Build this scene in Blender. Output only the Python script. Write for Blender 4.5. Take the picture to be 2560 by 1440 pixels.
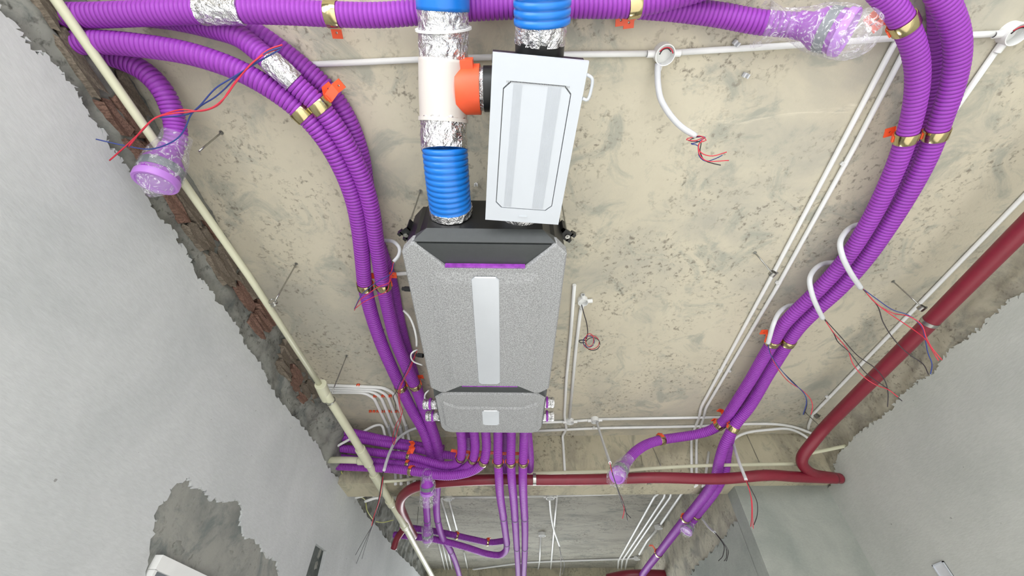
import bpy, bmesh, math, random
import numpy as np
from mathutils import Vector, Matrix, noise, geometry

random.seed(7)
RNG = np.random.default_rng(7)
SC = bpy.context.scene
COL = SC.collection
for o in list(bpy.data.objects):
    bpy.data.objects.remove(o)

# ------------------------------------------------------------------ camera, world, light, exposure
IMG_W, IMG_H, FPX = 2560.0, 1440.0, 1011.0
PITCH, YAW = math.radians(47.4), math.radians(1.15)
CAM_Z, CEIL = 1.10, 1.70            # eye height; ceiling height above the eye
FWD = Vector((-math.sin(YAW) * math.cos(PITCH), math.cos(YAW) * math.cos(PITCH), math.sin(PITCH)))
RGT = Vector((math.cos(YAW), math.sin(YAW), 0))
UPV = RGT.cross(FWD)
CAM = Vector((0, 0, CAM_Z))
cd = bpy.data.cameras.new('camera')
cam = bpy.data.objects.new('camera', cd)
COL.objects.link(cam)
cd.sensor_fit = 'HORIZONTAL'
cd.sensor_width = 36.0
cd.lens = 36.0 * FPX / IMG_W
cd.clip_start = 0.02
cam.matrix_world = Matrix.Translation(CAM) @ Matrix((RGT, UPV, -FWD)).transposed().to_4x4()
SC.camera = cam

world = bpy.data.worlds.new('world')
SC.world = world
world.use_nodes = True
world.node_tree.nodes['Background'].inputs[0].default_value = (0.80, 0.90, 1.0, 1)
world.node_tree.nodes['Background'].inputs[1].default_value = 0.6


def area(name, loc, target, sx, sy, watts, col=(1, 1, 1)):
    ld = bpy.data.lights.new(name, 'AREA')
    ld.shape = 'RECTANGLE'
    ld.size, ld.size_y = sx, sy
    ld.energy = watts
    ld.color = col
    lo = bpy.data.objects.new(name, ld)
    COL.objects.link(lo)
    lo.location = loc
    d = Vector(target) - Vector(loc)
    lo.rotation_euler = d.to_track_quat('-Z', 'Y').to_euler()
    return lo


# daylight through unseen openings at both ends, with an added side light
area('window_daylight_back', (0.5, -3.05, 1.35), (0.5, 0.0, 0.25), 3.4, 2.3, 42, (1.0, 0.99, 0.98))
area('added_side_fill', (-1.60, -1.45, 1.2), (0.6, 0.6, 0.35), 2.2, 2.1, 34, (1.0, 0.99, 0.98))  # fill light added in an invented left opening to even out the walls
area('window_daylight_front', (0.1, 9.35, 1.25), (0.1, 5.0, 0.2), 2.6, 2.1, 76, (0.97, 0.99, 1.0))
sl = bpy.data.lights.new('bounce_sun', 'SUN')       # sun added through the back opening to bounce light off the screed floor
sl.energy = 9.0
sl.angle = math.radians(3)
sun = bpy.data.objects.new('bounce_sun', sl)
COL.objects.link(sun)
sun.rotation_euler = Vector((0.10, math.cos(math.radians(20.5)), -math.sin(math.radians(20.5)))).to_track_quat('-Z', 'Y').to_euler()
SC.view_settings.view_transform = 'Standard'
SC.view_settings.look = 'None'
SC.view_settings.gamma = 1.0
SC.view_settings.use_curve_mapping = False
SC.view_settings.exposure = 1.05


# ------------------------------------------------------------------ pixel -> place
def ray(px, py):
    return FWD * FPX + RGT * (px - IMG_W / 2) + UPV * (IMG_H / 2 - py)


def at(px, py, Z):                  # on the level Z above the eye
    d = ray(px, py)
    return CAM + d * (Z / d.z)


def atY(px, py, Y):
    d = ray(px, py)
    return CAM + d * (Y / d.y)


def atX(px, py, X):
    d = ray(px, py)
    return CAM + d * (X / d.x)


def path(lst):
    return [p if isinstance(p, Vector) else at(*p) for p in lst]


# ------------------------------------------------------------------ materials
def lin(*c):
    return tuple((v / 255 / 12.92 if v / 255 <= 0.04045 else ((v / 255 + 0.055) / 1.055) ** 2.4) for v in c) + (1.0,)


def nodemat(name):
    m = bpy.data.materials.new(name)
    m.use_nodes = True
    nt = m.node_tree
    return m, nt, nt.nodes['Principled BSDF']


def ramp(nt, src, stops):
    r = nt.nodes.new('ShaderNodeValToRGB')
    e = r.color_ramp.elements
    while len(e) < len(stops):
        e.new(0.5)
    for el, (p, c) in zip(e, stops):
        el.position = p
        el.color = c
    nt.links.new(src, r.inputs[0])
    return r.outputs[0]


def noisetex(nt, scale, detail=4, dist=0.0, rough=0.55, vec=None, stretch=None):
    n = nt.nodes.new('ShaderNodeTexNoise')
    n.inputs['Scale'].default_value = scale
    n.inputs['Detail'].default_value = detail
    n.inputs['Distortion'].default_value = dist
    n.inputs['Roughness'].default_value = rough
    tc = nt.nodes.new('ShaderNodeTexCoord')
    src = tc.outputs['Object']
    if stretch:
        mp = nt.nodes.new('ShaderNodeMapping')
        mp.inputs['Scale'].default_value = stretch
        nt.links.new(src, mp.inputs[0])
        src = mp.outputs[0]
    nt.links.new(src, n.inputs['Vector'])
    return n.outputs[0]


def mix(nt, a, b, fac):
    m = nt.nodes.new('ShaderNodeMix')
    m.data_type = 'RGBA'
    for k, s in ((6, a), (7, b)):
        if hasattr(s, 'links'):
            nt.links.new(s, m.inputs[k])
        else:
            m.inputs[k].default_value = s
    if hasattr(fac, 'links'):
        nt.links.new(fac, m.inputs[0])
    else:
        m.inputs[0].default_value = fac
    return m.outputs[2]


def bump(nt, bsdf, h, strength, dist=0.01, prev=None):
    b = nt.nodes.new('ShaderNodeBump')
    b.inputs['Strength'].default_value = strength
    b.inputs['Distance'].default_value = dist
    nt.links.new(h, b.inputs['Height'])
    if prev is not None:
        nt.links.new(prev, b.inputs['Normal'])
    nt.links.new(b.outputs[0], bsdf.inputs['Normal'])
    return b.outputs[0]


def plain(name, rgb, rough=0.5, metal=0.0, var=0.06, scale=30, bmp=0.0, bscale=80, spec=0.5):
    m, nt, b = nodemat(name)
    c = lin(*rgb)
    lo = tuple(v * (1 - var) for v in c[:3]) + (1,)
    hi = tuple(min(1, v * (1 + var)) for v in c[:3]) + (1,)
    nt.links.new(ramp(nt, noisetex(nt, scale), [(0.3, lo), (0.7, hi)]), b.inputs['Base Color'])
    b.inputs['Roughness'].default_value = rough
    b.inputs['Metallic'].default_value = metal
    b.inputs['Specular IOR Level'].default_value = spec
    if bmp:
        bump(nt, b, noisetex(nt, bscale, 3, 0.4), bmp, 0.004)
    return m


def concrete(name, base, gray, pit, blotch=1.3, seed=(1, 1, 1)):
    m, nt, b = nodemat(name)
    big = noisetex(nt, blotch, 6, 0.4, 0.65, stretch=seed)
    c = ramp(nt, big, [(0.36, lin(*gray)), (0.52, lin(*base)), (0.75, lin(*[min(255, v + 7) for v in base]))])
    mid = noisetex(nt, 4.2, 8, 0.9, 0.70, stretch=(seed[0] * 1.0, seed[1] * 1.0, 1))
    c = mix(nt, c, lin(gray[0] - 26, gray[1] - 19, gray[2] - 15), ramp(nt, mid, [(0.52, (0, 0, 0, 1)), (0.64, (0.66, 0.66, 0.66, 1))]))
    fine = noisetex(nt, 42, 5, 0.3, 0.6)
    gate = ramp(nt, noisetex(nt, 3.1, 4, 0.2), [(0.43, (0.0, 0.0, 0.0, 1)), (0.58, (1, 1, 1, 1))])
    pits = ramp(nt, fine, [(0.54, (0, 0, 0, 1)), (0.68, (1, 1, 1, 1))])
    mm = nt.nodes.new('ShaderNodeMath')
    mm.operation = 'MULTIPLY'
    nt.links.new(gate, mm.inputs[0])
    nt.links.new(pits, mm.inputs[1])
    m2 = nt.nodes.new('ShaderNodeMath')
    m2.operation = 'MULTIPLY'
    m2.inputs[1].default_value = 0.78
    nt.links.new(mm.outputs[0], m2.inputs[0])
    c = mix(nt, c, lin(*pit), m2.outputs[0])
    crusty = ramp(nt, noisetex(nt, 2.3, 9, 1.2, 0.72, stretch=(0.7, 1.5, 1)), [(0.66, (0, 0, 0, 1)), (0.72, (0.55, 0.55, 0.55, 1))])
    c = mix(nt, c, lin(*[min(255, v + 22) for v in base]), crusty)
    nt.links.new(c, b.inputs['Base Color'])
    b.inputs['Roughness'].default_value = 0.86
    b.inputs['Specular IOR Level'].default_value = 0.25
    p = bump(nt, b, noisetex(nt, 60, 6, 0.2, 0.65), 0.35, 0.004)
    return m


def plaster(name, a, c2, scale=2.0):
    m, nt, b = nodemat(name)
    c = ramp(nt, noisetex(nt, scale, 5, 0.5, 0.6), [(0.3, lin(*a)), (0.7, lin(*c2))])
    fine = ramp(nt, noisetex(nt, 55, 4, 0.2, 0.6, stretch=(1, 0.5, 1.6)), [(0.35, (0.93, 0.93, 0.93, 1)), (0.65, (1, 1, 1, 1))])
    mm = nt.nodes.new('ShaderNodeMix')
    mm.data_type = 'RGBA'
    mm.blend_type = 'MULTIPLY'
    mm.inputs[0].default_value = 1.0
    nt.links.new(c, mm.inputs[6])
    nt.links.new(fine, mm.inputs[7])
    spots = ramp(nt, noisetex(nt, 28, 2, 0.0, 0.4), [(0.765, (0, 0, 0, 1)), (0.79, (0.6, 0.6, 0.6, 1))])
    col = mix(nt, mm.outputs[2], lin(110, 108, 104), spots)
    nt.links.new(col, b.inputs['Base Color'])
    b.inputs['Roughness'].default_value = 0.9
    b.inputs['Specular IOR Level'].default_value = 0.2
    bump(nt, b, noisetex(nt, 90, 5, 0.3, 0.6, stretch=(1, 0.45, 1.6)), 0.22, 0.004)
    return m


def film_mat():
    m, nt, b = nodemat('clear_plastic_film')
    out = nt.nodes['Material Output']
    tr = nt.nodes.new('ShaderNodeBsdfTransparent')
    tr.inputs[0].default_value = (0.97, 0.97, 0.98, 1)
    b.inputs['Base Color'].default_value = (0.9, 0.9, 0.93, 1)
    b.inputs['Roughness'].default_value = 0.12
    w = noisetex(nt, 30, 5, 2.2, 0.6, stretch=(1, 1, 1))
    f = ramp(nt, w, [(0.42, (0.10, 0.10, 0.10, 1)), (0.55, (0.18, 0.18, 0.18, 1)), (0.60, (0.62, 0.62, 0.62, 1)), (0.66, (0.14, 0.14, 0.14, 1))])
    ms = nt.nodes.new('ShaderNodeMixShader')
    nt.links.new(f, ms.inputs[0])
    nt.links.new(tr.outputs[0], ms.inputs[1])
    nt.links.new(b.outputs[0], ms.inputs[2])
    nt.links.new(ms.outputs[0], out.inputs[0])
    bump(nt, b, w, 0.6, 0.01)
    return m


def foil_mat():
    m, nt, b = nodemat('aluminium_foil_tape')
    b.inputs['Base Color'].default_value = (0.74, 0.74, 0.75, 1)
    b.inputs['Metallic'].default_value = 1.0
    b.inputs['Roughness'].default_value = 0.24
    n1 = noisetex(nt, 26, 4, 1.6, 0.6)
    p = bump(nt, b, n1, 0.9, 0.016)
    bump(nt, b, noisetex(nt, 90, 3, 2.0, 0.6), 0.35, 0.004, p)
    return m


def speckle_mat():
    m, nt, b = nodemat('speckled_grey_foam')
    c = ramp(nt, noisetex(nt, 210, 2, 0.0, 0.6), [(0.36, lin(130, 131, 132)), (0.5, lin(150, 151, 152)), (0.66, lin(172, 173, 175))])
    nt.links.new(c, b.inputs['Base Color'])
    b.inputs['Roughness'].default_value = 0.75
    b.inputs['Specular IOR Level'].default_value = 0.3
    bump(nt, b, noisetex(nt, 160, 3), 0.18, 0.003)
    return m


M = {}
M['purple'] = plain('purple_corrugated_plastic', (146, 61, 172), 0.46, 0, 0.05, 6, spec=0.32)
M['purple_cap'] = plain('lilac_plastic_cap', (178, 120, 206), 0.4, 0, 0.05, 12)  # the cap's own paler plastic
M['blue'] = plain('blue_corrugated_plastic', (24, 116, 208), 0.32, 0, 0.05, 6)
M['red'] = plain('dark_red_pipe_paint', (122, 32, 48), 0.40, 0, 0.07, 14, 0.12, 60)
M['white'] = plain('white_pvc', (232, 233, 232), 0.38, 0, 0.03, 12)
M['flex'] = plain('grey_white_flexible_conduit', (206, 208, 212), 0.45, 0, 0.04, 20)
M['tee'] = plain('ivory_white_pvc_fitting', (207, 201, 195), 0.28, 0, 0.02, 8)
M['cream'] = plain('cream_pvc_drain', (206, 206, 180), 0.4, 0, 0.04, 10)
M['orange'] = plain('orange_plastic', (240, 92, 52), 0.42, 0, 0.05, 20)
M['brass'] = plain('brass_coloured_metal', (196, 182, 138), 0.16, 1, 0.05, 20, 0.15, 30)
M['steel'] = plain('zinc_plated_steel', (176, 176, 172), 0.3, 1, 0.08, 40)
M['black'] = plain('black_plastic', (24, 25, 26), 0.38, 0, 0.1, 20)
M['charcoal'] = plain('charcoal_panel', (62, 65, 66), 0.5, 0, 0.06, 60)
M['silver'] = plain('brushed_silver_badge', (206, 210, 216), 0.25, 0.35, 0.03, 5)
M['panel'] = plain('white_painted_panel', (191, 196, 203), 0.32, 0, 0.01, 6)
M['rib'] = plain('pale_grey_rib', (182, 187, 194), 0.5)
M['groove'] = plain('grey_gasket', (150, 152, 154), 0.6)
M['magenta'] = plain('violet_trim', (146, 66, 172), 0.2, 0, 0.3, 40)
M['grey'] = plain('grey_rubber_seal', (108, 114, 120), 0.55, 0, 0.06, 20)
M['wire_red'] = plain('red_wire', (200, 46, 66), 0.4)
M['wire_black'] = plain('black_wire', (44, 38, 44), 0.4)
M['wire_blue'] = plain('blue_wire', (42, 60, 128), 0.4)
M['wire_yellow'] = plain('yellow_green_wire', (196, 200, 120), 0.45)
M['foil'] = foil_mat()
M['film'] = film_mat()
M['speckle'] = speckle_mat()
M['ceil'] = concrete('beige_raw_concrete', (199, 192, 173), (178, 174, 161), (116, 109, 98), 1.2)
M['ceil2'] = concrete('dimmed_grey_concrete', (160, 157, 147), (140, 138, 129), (92, 88, 82), 1.6, (1, 2.2, 1))  # greyer concrete, darkened in colour as well for the dimmer second room
M['beam'] = concrete('grey_beam_concrete', (182, 175, 152), (158, 152, 134), (92, 86, 74), 2.0, (2.2, 1, 1))
M['plaster'] = plaster('light_grey_skim_plaster', (188, 191, 192), (204, 206, 207))
M['plaster2'] = plaster('grey_cement_plaster', (178, 181, 176), (194, 196, 191), 1.6)
M['plaster3'] = plaster('dimmed_cement_render', (140, 146, 140), (164, 167, 160), 3.0)  # plaster colour darkened to stand for the weaker light on the stub
M['mortar'] = concrete('rough_grey_mortar', (140, 141, 135), (112, 113, 109), (60, 58, 54), 6.0)
M['mortar2'] = concrete('rough_pale_mortar', (178, 173, 156), (150, 146, 134), (84, 78, 70), 5.0)
M['cement'] = concrete('damp_cement_undercoat', (150, 150, 144), (128, 130, 126), (112, 112, 106), 3.0)
M['slot'] = concrete('slot_shade_cement', (92, 97, 94), (78, 83, 81), (60, 62, 60), 6.0)  # recess shade of the slot put into the cement colour
M['brick'] = plain('broken_red_brick', (132, 104, 92), 0.9, 0, 0.5, 18, 0.9, 40, 0.2)
M['brick2'] = plain('dusty_brown_brick', (126, 116, 104), 0.9, 0, 0.4, 22, 0.9, 40, 0.2)
M['floor'] = plain('cement_screed', (205, 204, 200), 0.85, 0, 0.1, 4, 0.2, 60, 0.2)


# ------------------------------------------------------------------ object helpers
def link(name, me, m, parent=None):
    o = bpy.data.objects.new(name, me)
    COL.objects.link(o)
    if m is not None and not me.materials:
        me.materials.append(m)
    if parent is not None:
        o.parent = parent
        if parent.type == 'EMPTY':
            o.location = Vector((0, 0, 0)) - parent.location
    return o


def tag(o, label, cat, group=None):
    o['label'] = label
    o['category'] = cat
    if group:
        o['group'] = group
    return o


def thing(name, label, cat, loc=(0, 0, 0), group=None):
    o = bpy.data.objects.new(name, None)
    COL.objects.link(o)
    o.location = loc
    o.empty_display_size = 0.05
    return tag(o, label, cat, group)


def struct(o):
    o['kind'] = 'structure'
    return o


def mesh_np(name, V, F, smooth=True):
    me = bpy.data.meshes.new(name)
    V = np.asarray(V, dtype=np.float32)
    F = np.asarray(F, dtype=np.int32)
    me.vertices.add(len(V))
    me.vertices.foreach_set('co', V.ravel())
    k = F.shape[1]
    me.loops.add(F.size)
    me.loops.foreach_set('vertex_index', F.ravel())
    me.polygons.add(len(F))
    me.polygons.foreach_set('loop_start', np.arange(0, F.size, k, dtype=np.int32))
    me.polygons.foreach_set('loop_total', np.full(len(F), k, dtype=np.int32))
    me.polygons.foreach_set('use_smooth', np.full(len(F), smooth, dtype=bool))
    me.update(calc_edges=True)
    return me


def bm_mesh(name, bm, smooth=False):
    me = bpy.data.meshes.new(name)
    bmesh.ops.recalc_face_normals(bm, faces=bm.faces)
    if smooth:
        for f in bm.faces:
            f.smooth = True
    bm.to_mesh(me)
    bm.free()
    return me


def catmull(pts, step):
    P = [np.array(p, dtype=float) for p in pts]
    if len(P) == 2:
        n = max(2, int(np.linalg.norm(P[1] - P[0]) / step) + 1)
        return np.array([P[0] + (P[1] - P[0]) * t for t in np.linspace(0, 1, n)])
    Q = [2 * P[0] - P[1]] + P + [2 * P[-1] - P[-2]]
    out = []
    for i in range(1, len(Q) - 2):
        p0, p1, p2, p3 = Q[i - 1:i + 3]
        a = max(np.linalg.norm(p1 - p0), 1e-6) ** 0.5
        b = max(np.linalg.norm(p2 - p1), 1e-6) ** 0.5
        c = max(np.linalg.norm(p3 - p2), 1e-6) ** 0.5
        t0, t1, t2, t3 = 0, a, a + b, a + b + c
        for t in np.linspace(t1, t2, 24, endpoint=False):
            A1 = (t1 - t) / (t1 - t0) * p0 + (t - t0) / (t1 - t0) * p1
            A2 = (t2 - t) / (t2 - t1) * p1 + (t - t1) / (t2 - t1) * p2
            A3 = (t3 - t) / (t3 - t2) * p2 + (t - t2) / (t3 - t2) * p3
            B1 = (t2 - t) / (t2 - t0) * A1 + (t - t0) / (t2 - t0) * A2
            B2 = (t3 - t) / (t3 - t1) * A2 + (t - t1) / (t3 - t1) * A3
            out.append((t2 - t) / (t2 - t1) * B1 + (t - t1) / (t2 - t1) * B2)
    out.append(P[-1])
    out = np.array(out)
    d = np.r_[0, np.cumsum(np.linalg.norm(np.diff(out, axis=0), axis=1))]
    n = max(2, int(round(d[-1] / step)) + 1)
    s = np.linspace(0, d[-1], n)
    return np.stack([np.interp(s, d, out[:, k]) for k in range(3)], 1)


def frames(C):
    T = np.gradient(C, axis=0)
    T /= np.linalg.norm(T, axis=1, keepdims=True) + 1e-12
    up = np.array([0, 0, 1.0])
    if abs(T[0] @ up) > 0.95:
        up = np.array([0, 1.0, 0])
    n = np.cross(T[0], up)
    n /= np.linalg.norm(n)
    N = [n]
    for i in range(1, len(T)):
        n = N[-1] - T[i] * (N[-1] @ T[i])
        n /= np.linalg.norm(n) + 1e-12
        N.append(n)
    N = np.array(N)
    return T, N, np.cross(T, N)


def sweep(C, R, seg, caps=True, jitter=None):
    C = np.asarray(C)
    R = np.broadcast_to(np.asarray(R, dtype=float), (len(C),)) if np.ndim(R) < 2 else R
    T, N, B = frames(C)
    a = np.linspace(0, 2 * np.pi, seg, endpoint=False)
    ca, sa = np.cos(a), np.sin(a)
    RR = R[:, None] if R.ndim == 1 else R
    if jitter is not None:
        RR = RR + jitter
    ring = N[:, None, :] * ca[None, :, None] + B[:, None, :] * sa[None, :, None]
    V = (C[:, None, :] + ring * RR[:, :, None]).reshape(-1, 3)
    n = len(C)
    i = np.arange(n - 1)[:, None] * seg
    j = np.arange(seg)[None, :]
    k = (j + 1) % seg
    F = np.stack([i + j, i + k, i + seg + k, i + seg + j], -1).reshape(-1, 4)
    if caps:
        V = np.vstack([V, C[0], C[-1]])
        c0, c1 = n * seg, n * seg + 1
        jj = np.arange(seg)
        kk = (jj + 1) % seg
        e0 = np.stack([kk, jj, np.full(seg, c0), np.full(seg, c0)], -1)
        e1 = np.stack([(n - 1) * seg + jj, (n - 1) * seg + kk, np.full(seg, c1), np.full(seg, c1)], -1)
        return V, F, np.vstack([e0, e1])[:, :3]
    return V, F, None


def sweep_mesh(name, C, R, seg=16, caps=True, jitter=None, smooth=True):
    V, F, E = sweep(C, R, seg, caps, jitter)
    if E is None:
        return mesh_np(name, V, F, smooth)
    me = bpy.data.meshes.new(name)
    nq, ntri = len(F), len(E)
    me.vertices.add(len(V))
    me.vertices.foreach_set('co', np.asarray(V, np.float32).ravel())
    idx = np.r_[F.ravel(), E.ravel()].astype(np.int32)
    me.loops.add(len(idx))
    me.loops.foreach_set('vertex_index', idx)
    me.polygons.add(nq + ntri)
    tot = np.r_[np.full(nq, 4), np.full(ntri, 3)].astype(np.int32)
    me.polygons.foreach_set('loop_start', np.r_[0, np.cumsum(tot)[:-1]].astype(np.int32))
    me.polygons.foreach_set('loop_total', tot)
    me.polygons.foreach_set('use_smooth', np.r_[np.full(nq, smooth), np.full(ntri, False)])
    me.update(calc_edges=True)
    return me


def tube(name, pts, r, m, parent=None, step=0.012, seg=14, smooth_path=True):
    C = catmull(path(pts), step) if smooth_path else np.array([list(p) for p in path(pts)])
    return link(name, sweep_mesh(name, C, r, seg), m, parent)


def bent(pts, bend=0.035):
    """polyline with rounded corners (conduit bends)"""
    P = path(pts)
    out = [P[0]]
    for i in range(1, len(P) - 1):
        a, b, c = P[i - 1], P[i], P[i + 1]
        k = min(bend, (a - b).length * 0.45, (c - b).length * 0.45)
        p, q = b + (a - b).normalized() * k, b + (c - b).normalized() * k
        for t in (0, 0.25, 0.5, 0.75, 1):
            out.append(p * (1 - t) ** 2 + b * 2 * t * (1 - t) + q * t * t)
    out.append(P[-1])
    return out


def corrugated(name, pts, r, m, pitch=0.0152, depth=0.0078, seg=26, crest=0.68):
    C0 = catmull(path(pts), pitch)
    n = len(C0)
    s = np.arange(n)
    ts, rr = [], []
    g = (1 - crest) / 2
    for i in range(n - 1):
        ts += [i, i + g * 0.9, i + 0.5, i + 1 - g * 0.9]
        rr += [r - depth, r - 0.0006, r, r - 0.0006]
    ts.append(n - 1)
    rr.append(r - depth)
    ts = np.array(ts)
    C = np.stack([np.interp(ts, s, C0[:, k]) for k in range(3)], 1)
    # frames from the smooth centre line
    return sweep_mesh(name, C, np.array(rr), seg), C0


def box(bm, a, b):
    vs = [bm.verts.new((x, y, z)) for x in (a[0], b[0]) for y in (a[1], b[1]) for z in (a[2], b[2])]
    for f in ((0, 1, 3, 2), (4, 6, 7, 5), (0, 4, 5, 1), (2, 3, 7, 6), (0, 2, 6, 4), (1, 5, 7, 3)):
        bm.faces.new([vs[i] for i in f])


def box_obj(name, a, b, m, parent=None, bevel=0.0):
    bm = bmesh.new()
    box(bm, a, b)
    if bevel:
        bmesh.ops.bevel(bm, geom=bm.edges[:], offset=bevel, segments=2, affect='EDGES')
    return link(name, bm_mesh(name, bm), m, parent)


def prism(name, poly, z0, z1, m, parent=None, inset=0.0, inset_h=0.0, mat4=None):
    """vertical prism over an xy outline; lower rim may be chamfered inwards by inset over inset_h"""
    bm = bmesh.new()
    cx = sum(p[0] for p in poly) / len(poly)
    cy = sum(p[1] for p in poly) / len(poly)
    n = len(poly)

    def off(d):
        res = []
        area2 = sum(poly[i][0] * poly[(i + 1) % n][1] - poly[(i + 1) % n][0] * poly[i][1] for i in range(n))
        sgn = 1 if area2 > 0 else -1
        for i in range(n):
            p, q, r_ = Vector(poly[i - 1]), Vector(poly[i]), Vector(poly[(i + 1) % n])
            e1, e2 = (q - p).normalized(), (r_ - q).normalized()
            n1, n2 = Vector((-e1.y, e1.x)) * sgn, Vector((-e2.y, e2.x)) * sgn
            b_ = n1 + n2
            L = b_.length_squared
            res.append(q + b_ * (2 * d / L if L > 1e-6 else 0) * 1.0)
        return res
    levels = []
    if inset:
        levels.append((off(inset), z0))
        levels.append((poly, z0 + inset_h))
    else:
        levels.append((poly, z0))
    levels.append((poly, z1))
    rings = [[bm.verts.new((p[0], p[1], z)) for p in L] for L, z in levels]
    for a, b in zip(rings, rings[1:]):
        for i in range(n):
            bm.faces.new((a[i], a[(i + 1) % n], b[(i + 1) % n], b[i]))
    bm.faces.new(rings[0])
    bm.faces.new(rings[-1][::-1])
    if mat4 is not None:
        bmesh.ops.transform(bm, matrix=mat4, verts=bm.verts)
    bmesh.ops.triangulate(bm, faces=[f for f in bm.faces if len(f.verts) > 4])
    return link(name, bm_mesh(name, bm), m, parent)


def lathe(name, origin, axis, prof, m, parent=None, seg=28, smooth=True):
    """prof: list of (distance along the axis, radius)"""
    axis = Vector(axis).normalized()
    q = axis.to_track_quat('Z', 'Y')
    bm = bmesh.new()
    rings = []
    for d, r in prof:
        rings.append([bm.verts.new(Vector(origin) + q @ Vector((r * math.cos(a), r * math.sin(a), d)))
                      for a in (2 * math.pi * k / seg for k in range(seg))])
    for a, b in zip(rings, rings[1:]):
        for i in range(seg):
            bm.faces.new((a[i], a[(i + 1) % seg], b[(i + 1) % seg], b[i]))
    bmesh.ops.remove_doubles(bm, verts=bm.verts, dist=1e-6)
    me = bm_mesh(name, bm, smooth)
    if smooth:
        me.set_sharp_from_angle(angle=math.radians(35))
    return link(name, me, m, parent)


# ------------------------------------------------------------------ the room shell
WL, WR = -1.457, 2.46               # plaster faces of the side walls
ZP = CAM_Z + CEIL                   # ceiling, world z
BY0, BY1, BZ = 3.30, 3.58, CAM_Z + 1.32
X2 = 1.725                          # right wall of the second room


def slab(name, a, b, m):
    return struct(box_obj(name, a, b, m))


ceiling = slab('ceiling', (WL - 0.25, -3.2, ZP), (WR + 0.25, BY0 + 0.02, ZP + 0.15), M['ceil'])
ceiling2 = slab('ceiling.001', (WL - 0.25, BY0 + 0.02, ZP), (X2 + 0.25, 9.6, ZP + 0.15), M['ceil2'])
floor = slab('floor', (WL - 0.25, -3.2, -0.1), (WR + 0.25, 9.6, 0.0), M['floor'])
beam = slab('trim_1', (WL - 0.2, BY0, BZ), (WR + 0.2, BY1, ZP + 0.001), M['beam'])
beam2 = slab('trim_2', (WL - 0.2, 7.55, CAM_Z + 1.33), (X2 + 0.2, 7.80, ZP + 0.001), M['beam'])
# wall stub under the beam on the right, and the second room's right wall behind it
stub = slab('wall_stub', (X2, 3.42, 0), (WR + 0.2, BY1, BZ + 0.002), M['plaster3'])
wall_right2 = slab('wall_right.001', (X2 + 0.032, BY1 - 0.01, 0), (X2 + 0.2, 9.6, ZP), M['mortar2'])
# back and front walls with large window openings (behind the camera and far out of view)


def window_wall(name, y0, y1, xa, xb, x0, x1, z0, z1):
    bm = bmesh.new()
    box(bm, (xa, y0, 0), (x0, y1, ZP))
    box(bm, (x1, y0, 0), (xb, y1, ZP))
    box(bm, (x0, y0, z1), (x1, y1, ZP))
    if z0 > 0:
        box(bm, (x0, y0, 0), (x1, y1, z0))
    return struct(link(name, bm_mesh(name, bm), M['plaster2']))


window_wall('wall_back', -3.2, -3.0, WL - 0.2, WR + 0.2, -1.2, 2.2, 0.15, 2.5)
window_wall('wall_front', 9.4, 9.6, WL - 0.2, X2 + 0.2, -1.2, 1.4, 0.15, 2.4)


def rough_wall(name, X, y0, y1, z0, z1, m, amp, into, step=0.022, lumps=()):
    """unplastered masonry face: a displaced sheet"""
    ny, nz = int((y1 - y0) / step) + 1, int((z1 - z0) / step) + 1
    V = []
    for j in range(nz):
        for i in range(ny):
            y, z = y0 + (y1 - y0) * i / (ny - 1), z0 + (z1 - z0) * j / (nz - 1)
            d = noise.fractal(Vector((y * 7, z * 9, 3.1)), 0.9, 2.1, 4) * amp
            d += abs(noise.noise(Vector((y * 22, z * 30, 9.0)))) * amp * 0.5
            for ly, lz, sy, sz, la in lumps:
                d += la * math.exp(-((y - ly) / sy) ** 2 - ((z - lz) / sz) ** 2)
            V.append((X + into * d, y, z))
    I = np.arange(nz - 1)[:, None] * ny + np.arange(ny - 1)[None, :]
    F = np.stack([I, I + 1, I + ny + 1, I + ny], -1).reshape(-1, 4)
    return struct(link(name, mesh_np(name, V, F), m))


def plaster_sheet(name, X, thick, sgn, outline, holes, m, parent):
    """skim coat: a polygon with ragged edge and holes on the wall plane, given real thickness"""
    co, edges = [], []
    for loop in [outline] + holes:
        b = len(co)
        co += [Vector(p) for p in loop]
        edges += [(b + i, b + (i + 1) % len(loop)) for i in range(len(loop))]
    v, e, f, *_ = geometry.delaunay_2d_cdt(co, edges, [], 0, 1e-5)

    def inside(p, poly):
        c = False
        for i in range(len(poly)):
            a, b = poly[i - 1], poly[i]
            if (a[1] > p[1]) != (b[1] > p[1]) and p[0] < (b[0] - a[0]) * (p[1] - a[1]) / (b[1] - a[1]) + a[0]:
                c = not c
        return c
    bm = bmesh.new()
    vs = [bm.verts.new((X, p[0], p[1])) for p in v]
    for t in f:
        c = [sum(v[i][k] for i in t) / len(t) for k in (0, 1)]
        if inside(c, outline) and not any(inside(c, h) for h in holes):
            bm.faces.new([vs[i] for i in t])
    bmesh.ops.delete(bm, geom=[q for q in bm.verts if not q.link_faces], context='VERTS')
    r = bmesh.ops.extrude_face_region(bm, geom=bm.faces[:])
    bmesh.ops.translate(bm, vec=(-sgn * thick, 0, 0), verts=[g for g in r['geom'] if isinstance(g, bmesh.types.BMVert)])
    o = link(name, bm_mesh(name, bm), m, parent)
    return o


def ragged(pts, n=6, amp=0.008, seed=0):
    rnd = random.Random(seed)
    out = []
    for a, b in zip(pts, pts[1:]):
        for k in range(n):
            t = k / n
            w = amp if 0 < k else amp * 0.3
            out.append((a[0] + (b[0] - a[0]) * t + rnd.uniform(-w, w), a[1] + (b[1] - a[1]) * t + rnd.uniform(-w, w)))
    out.append(pts[-1])
    return out


def wall_px(lst, X):
    return [(p.y, p.z) for p in (atX(a, b, X) for a, b in lst)]


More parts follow.
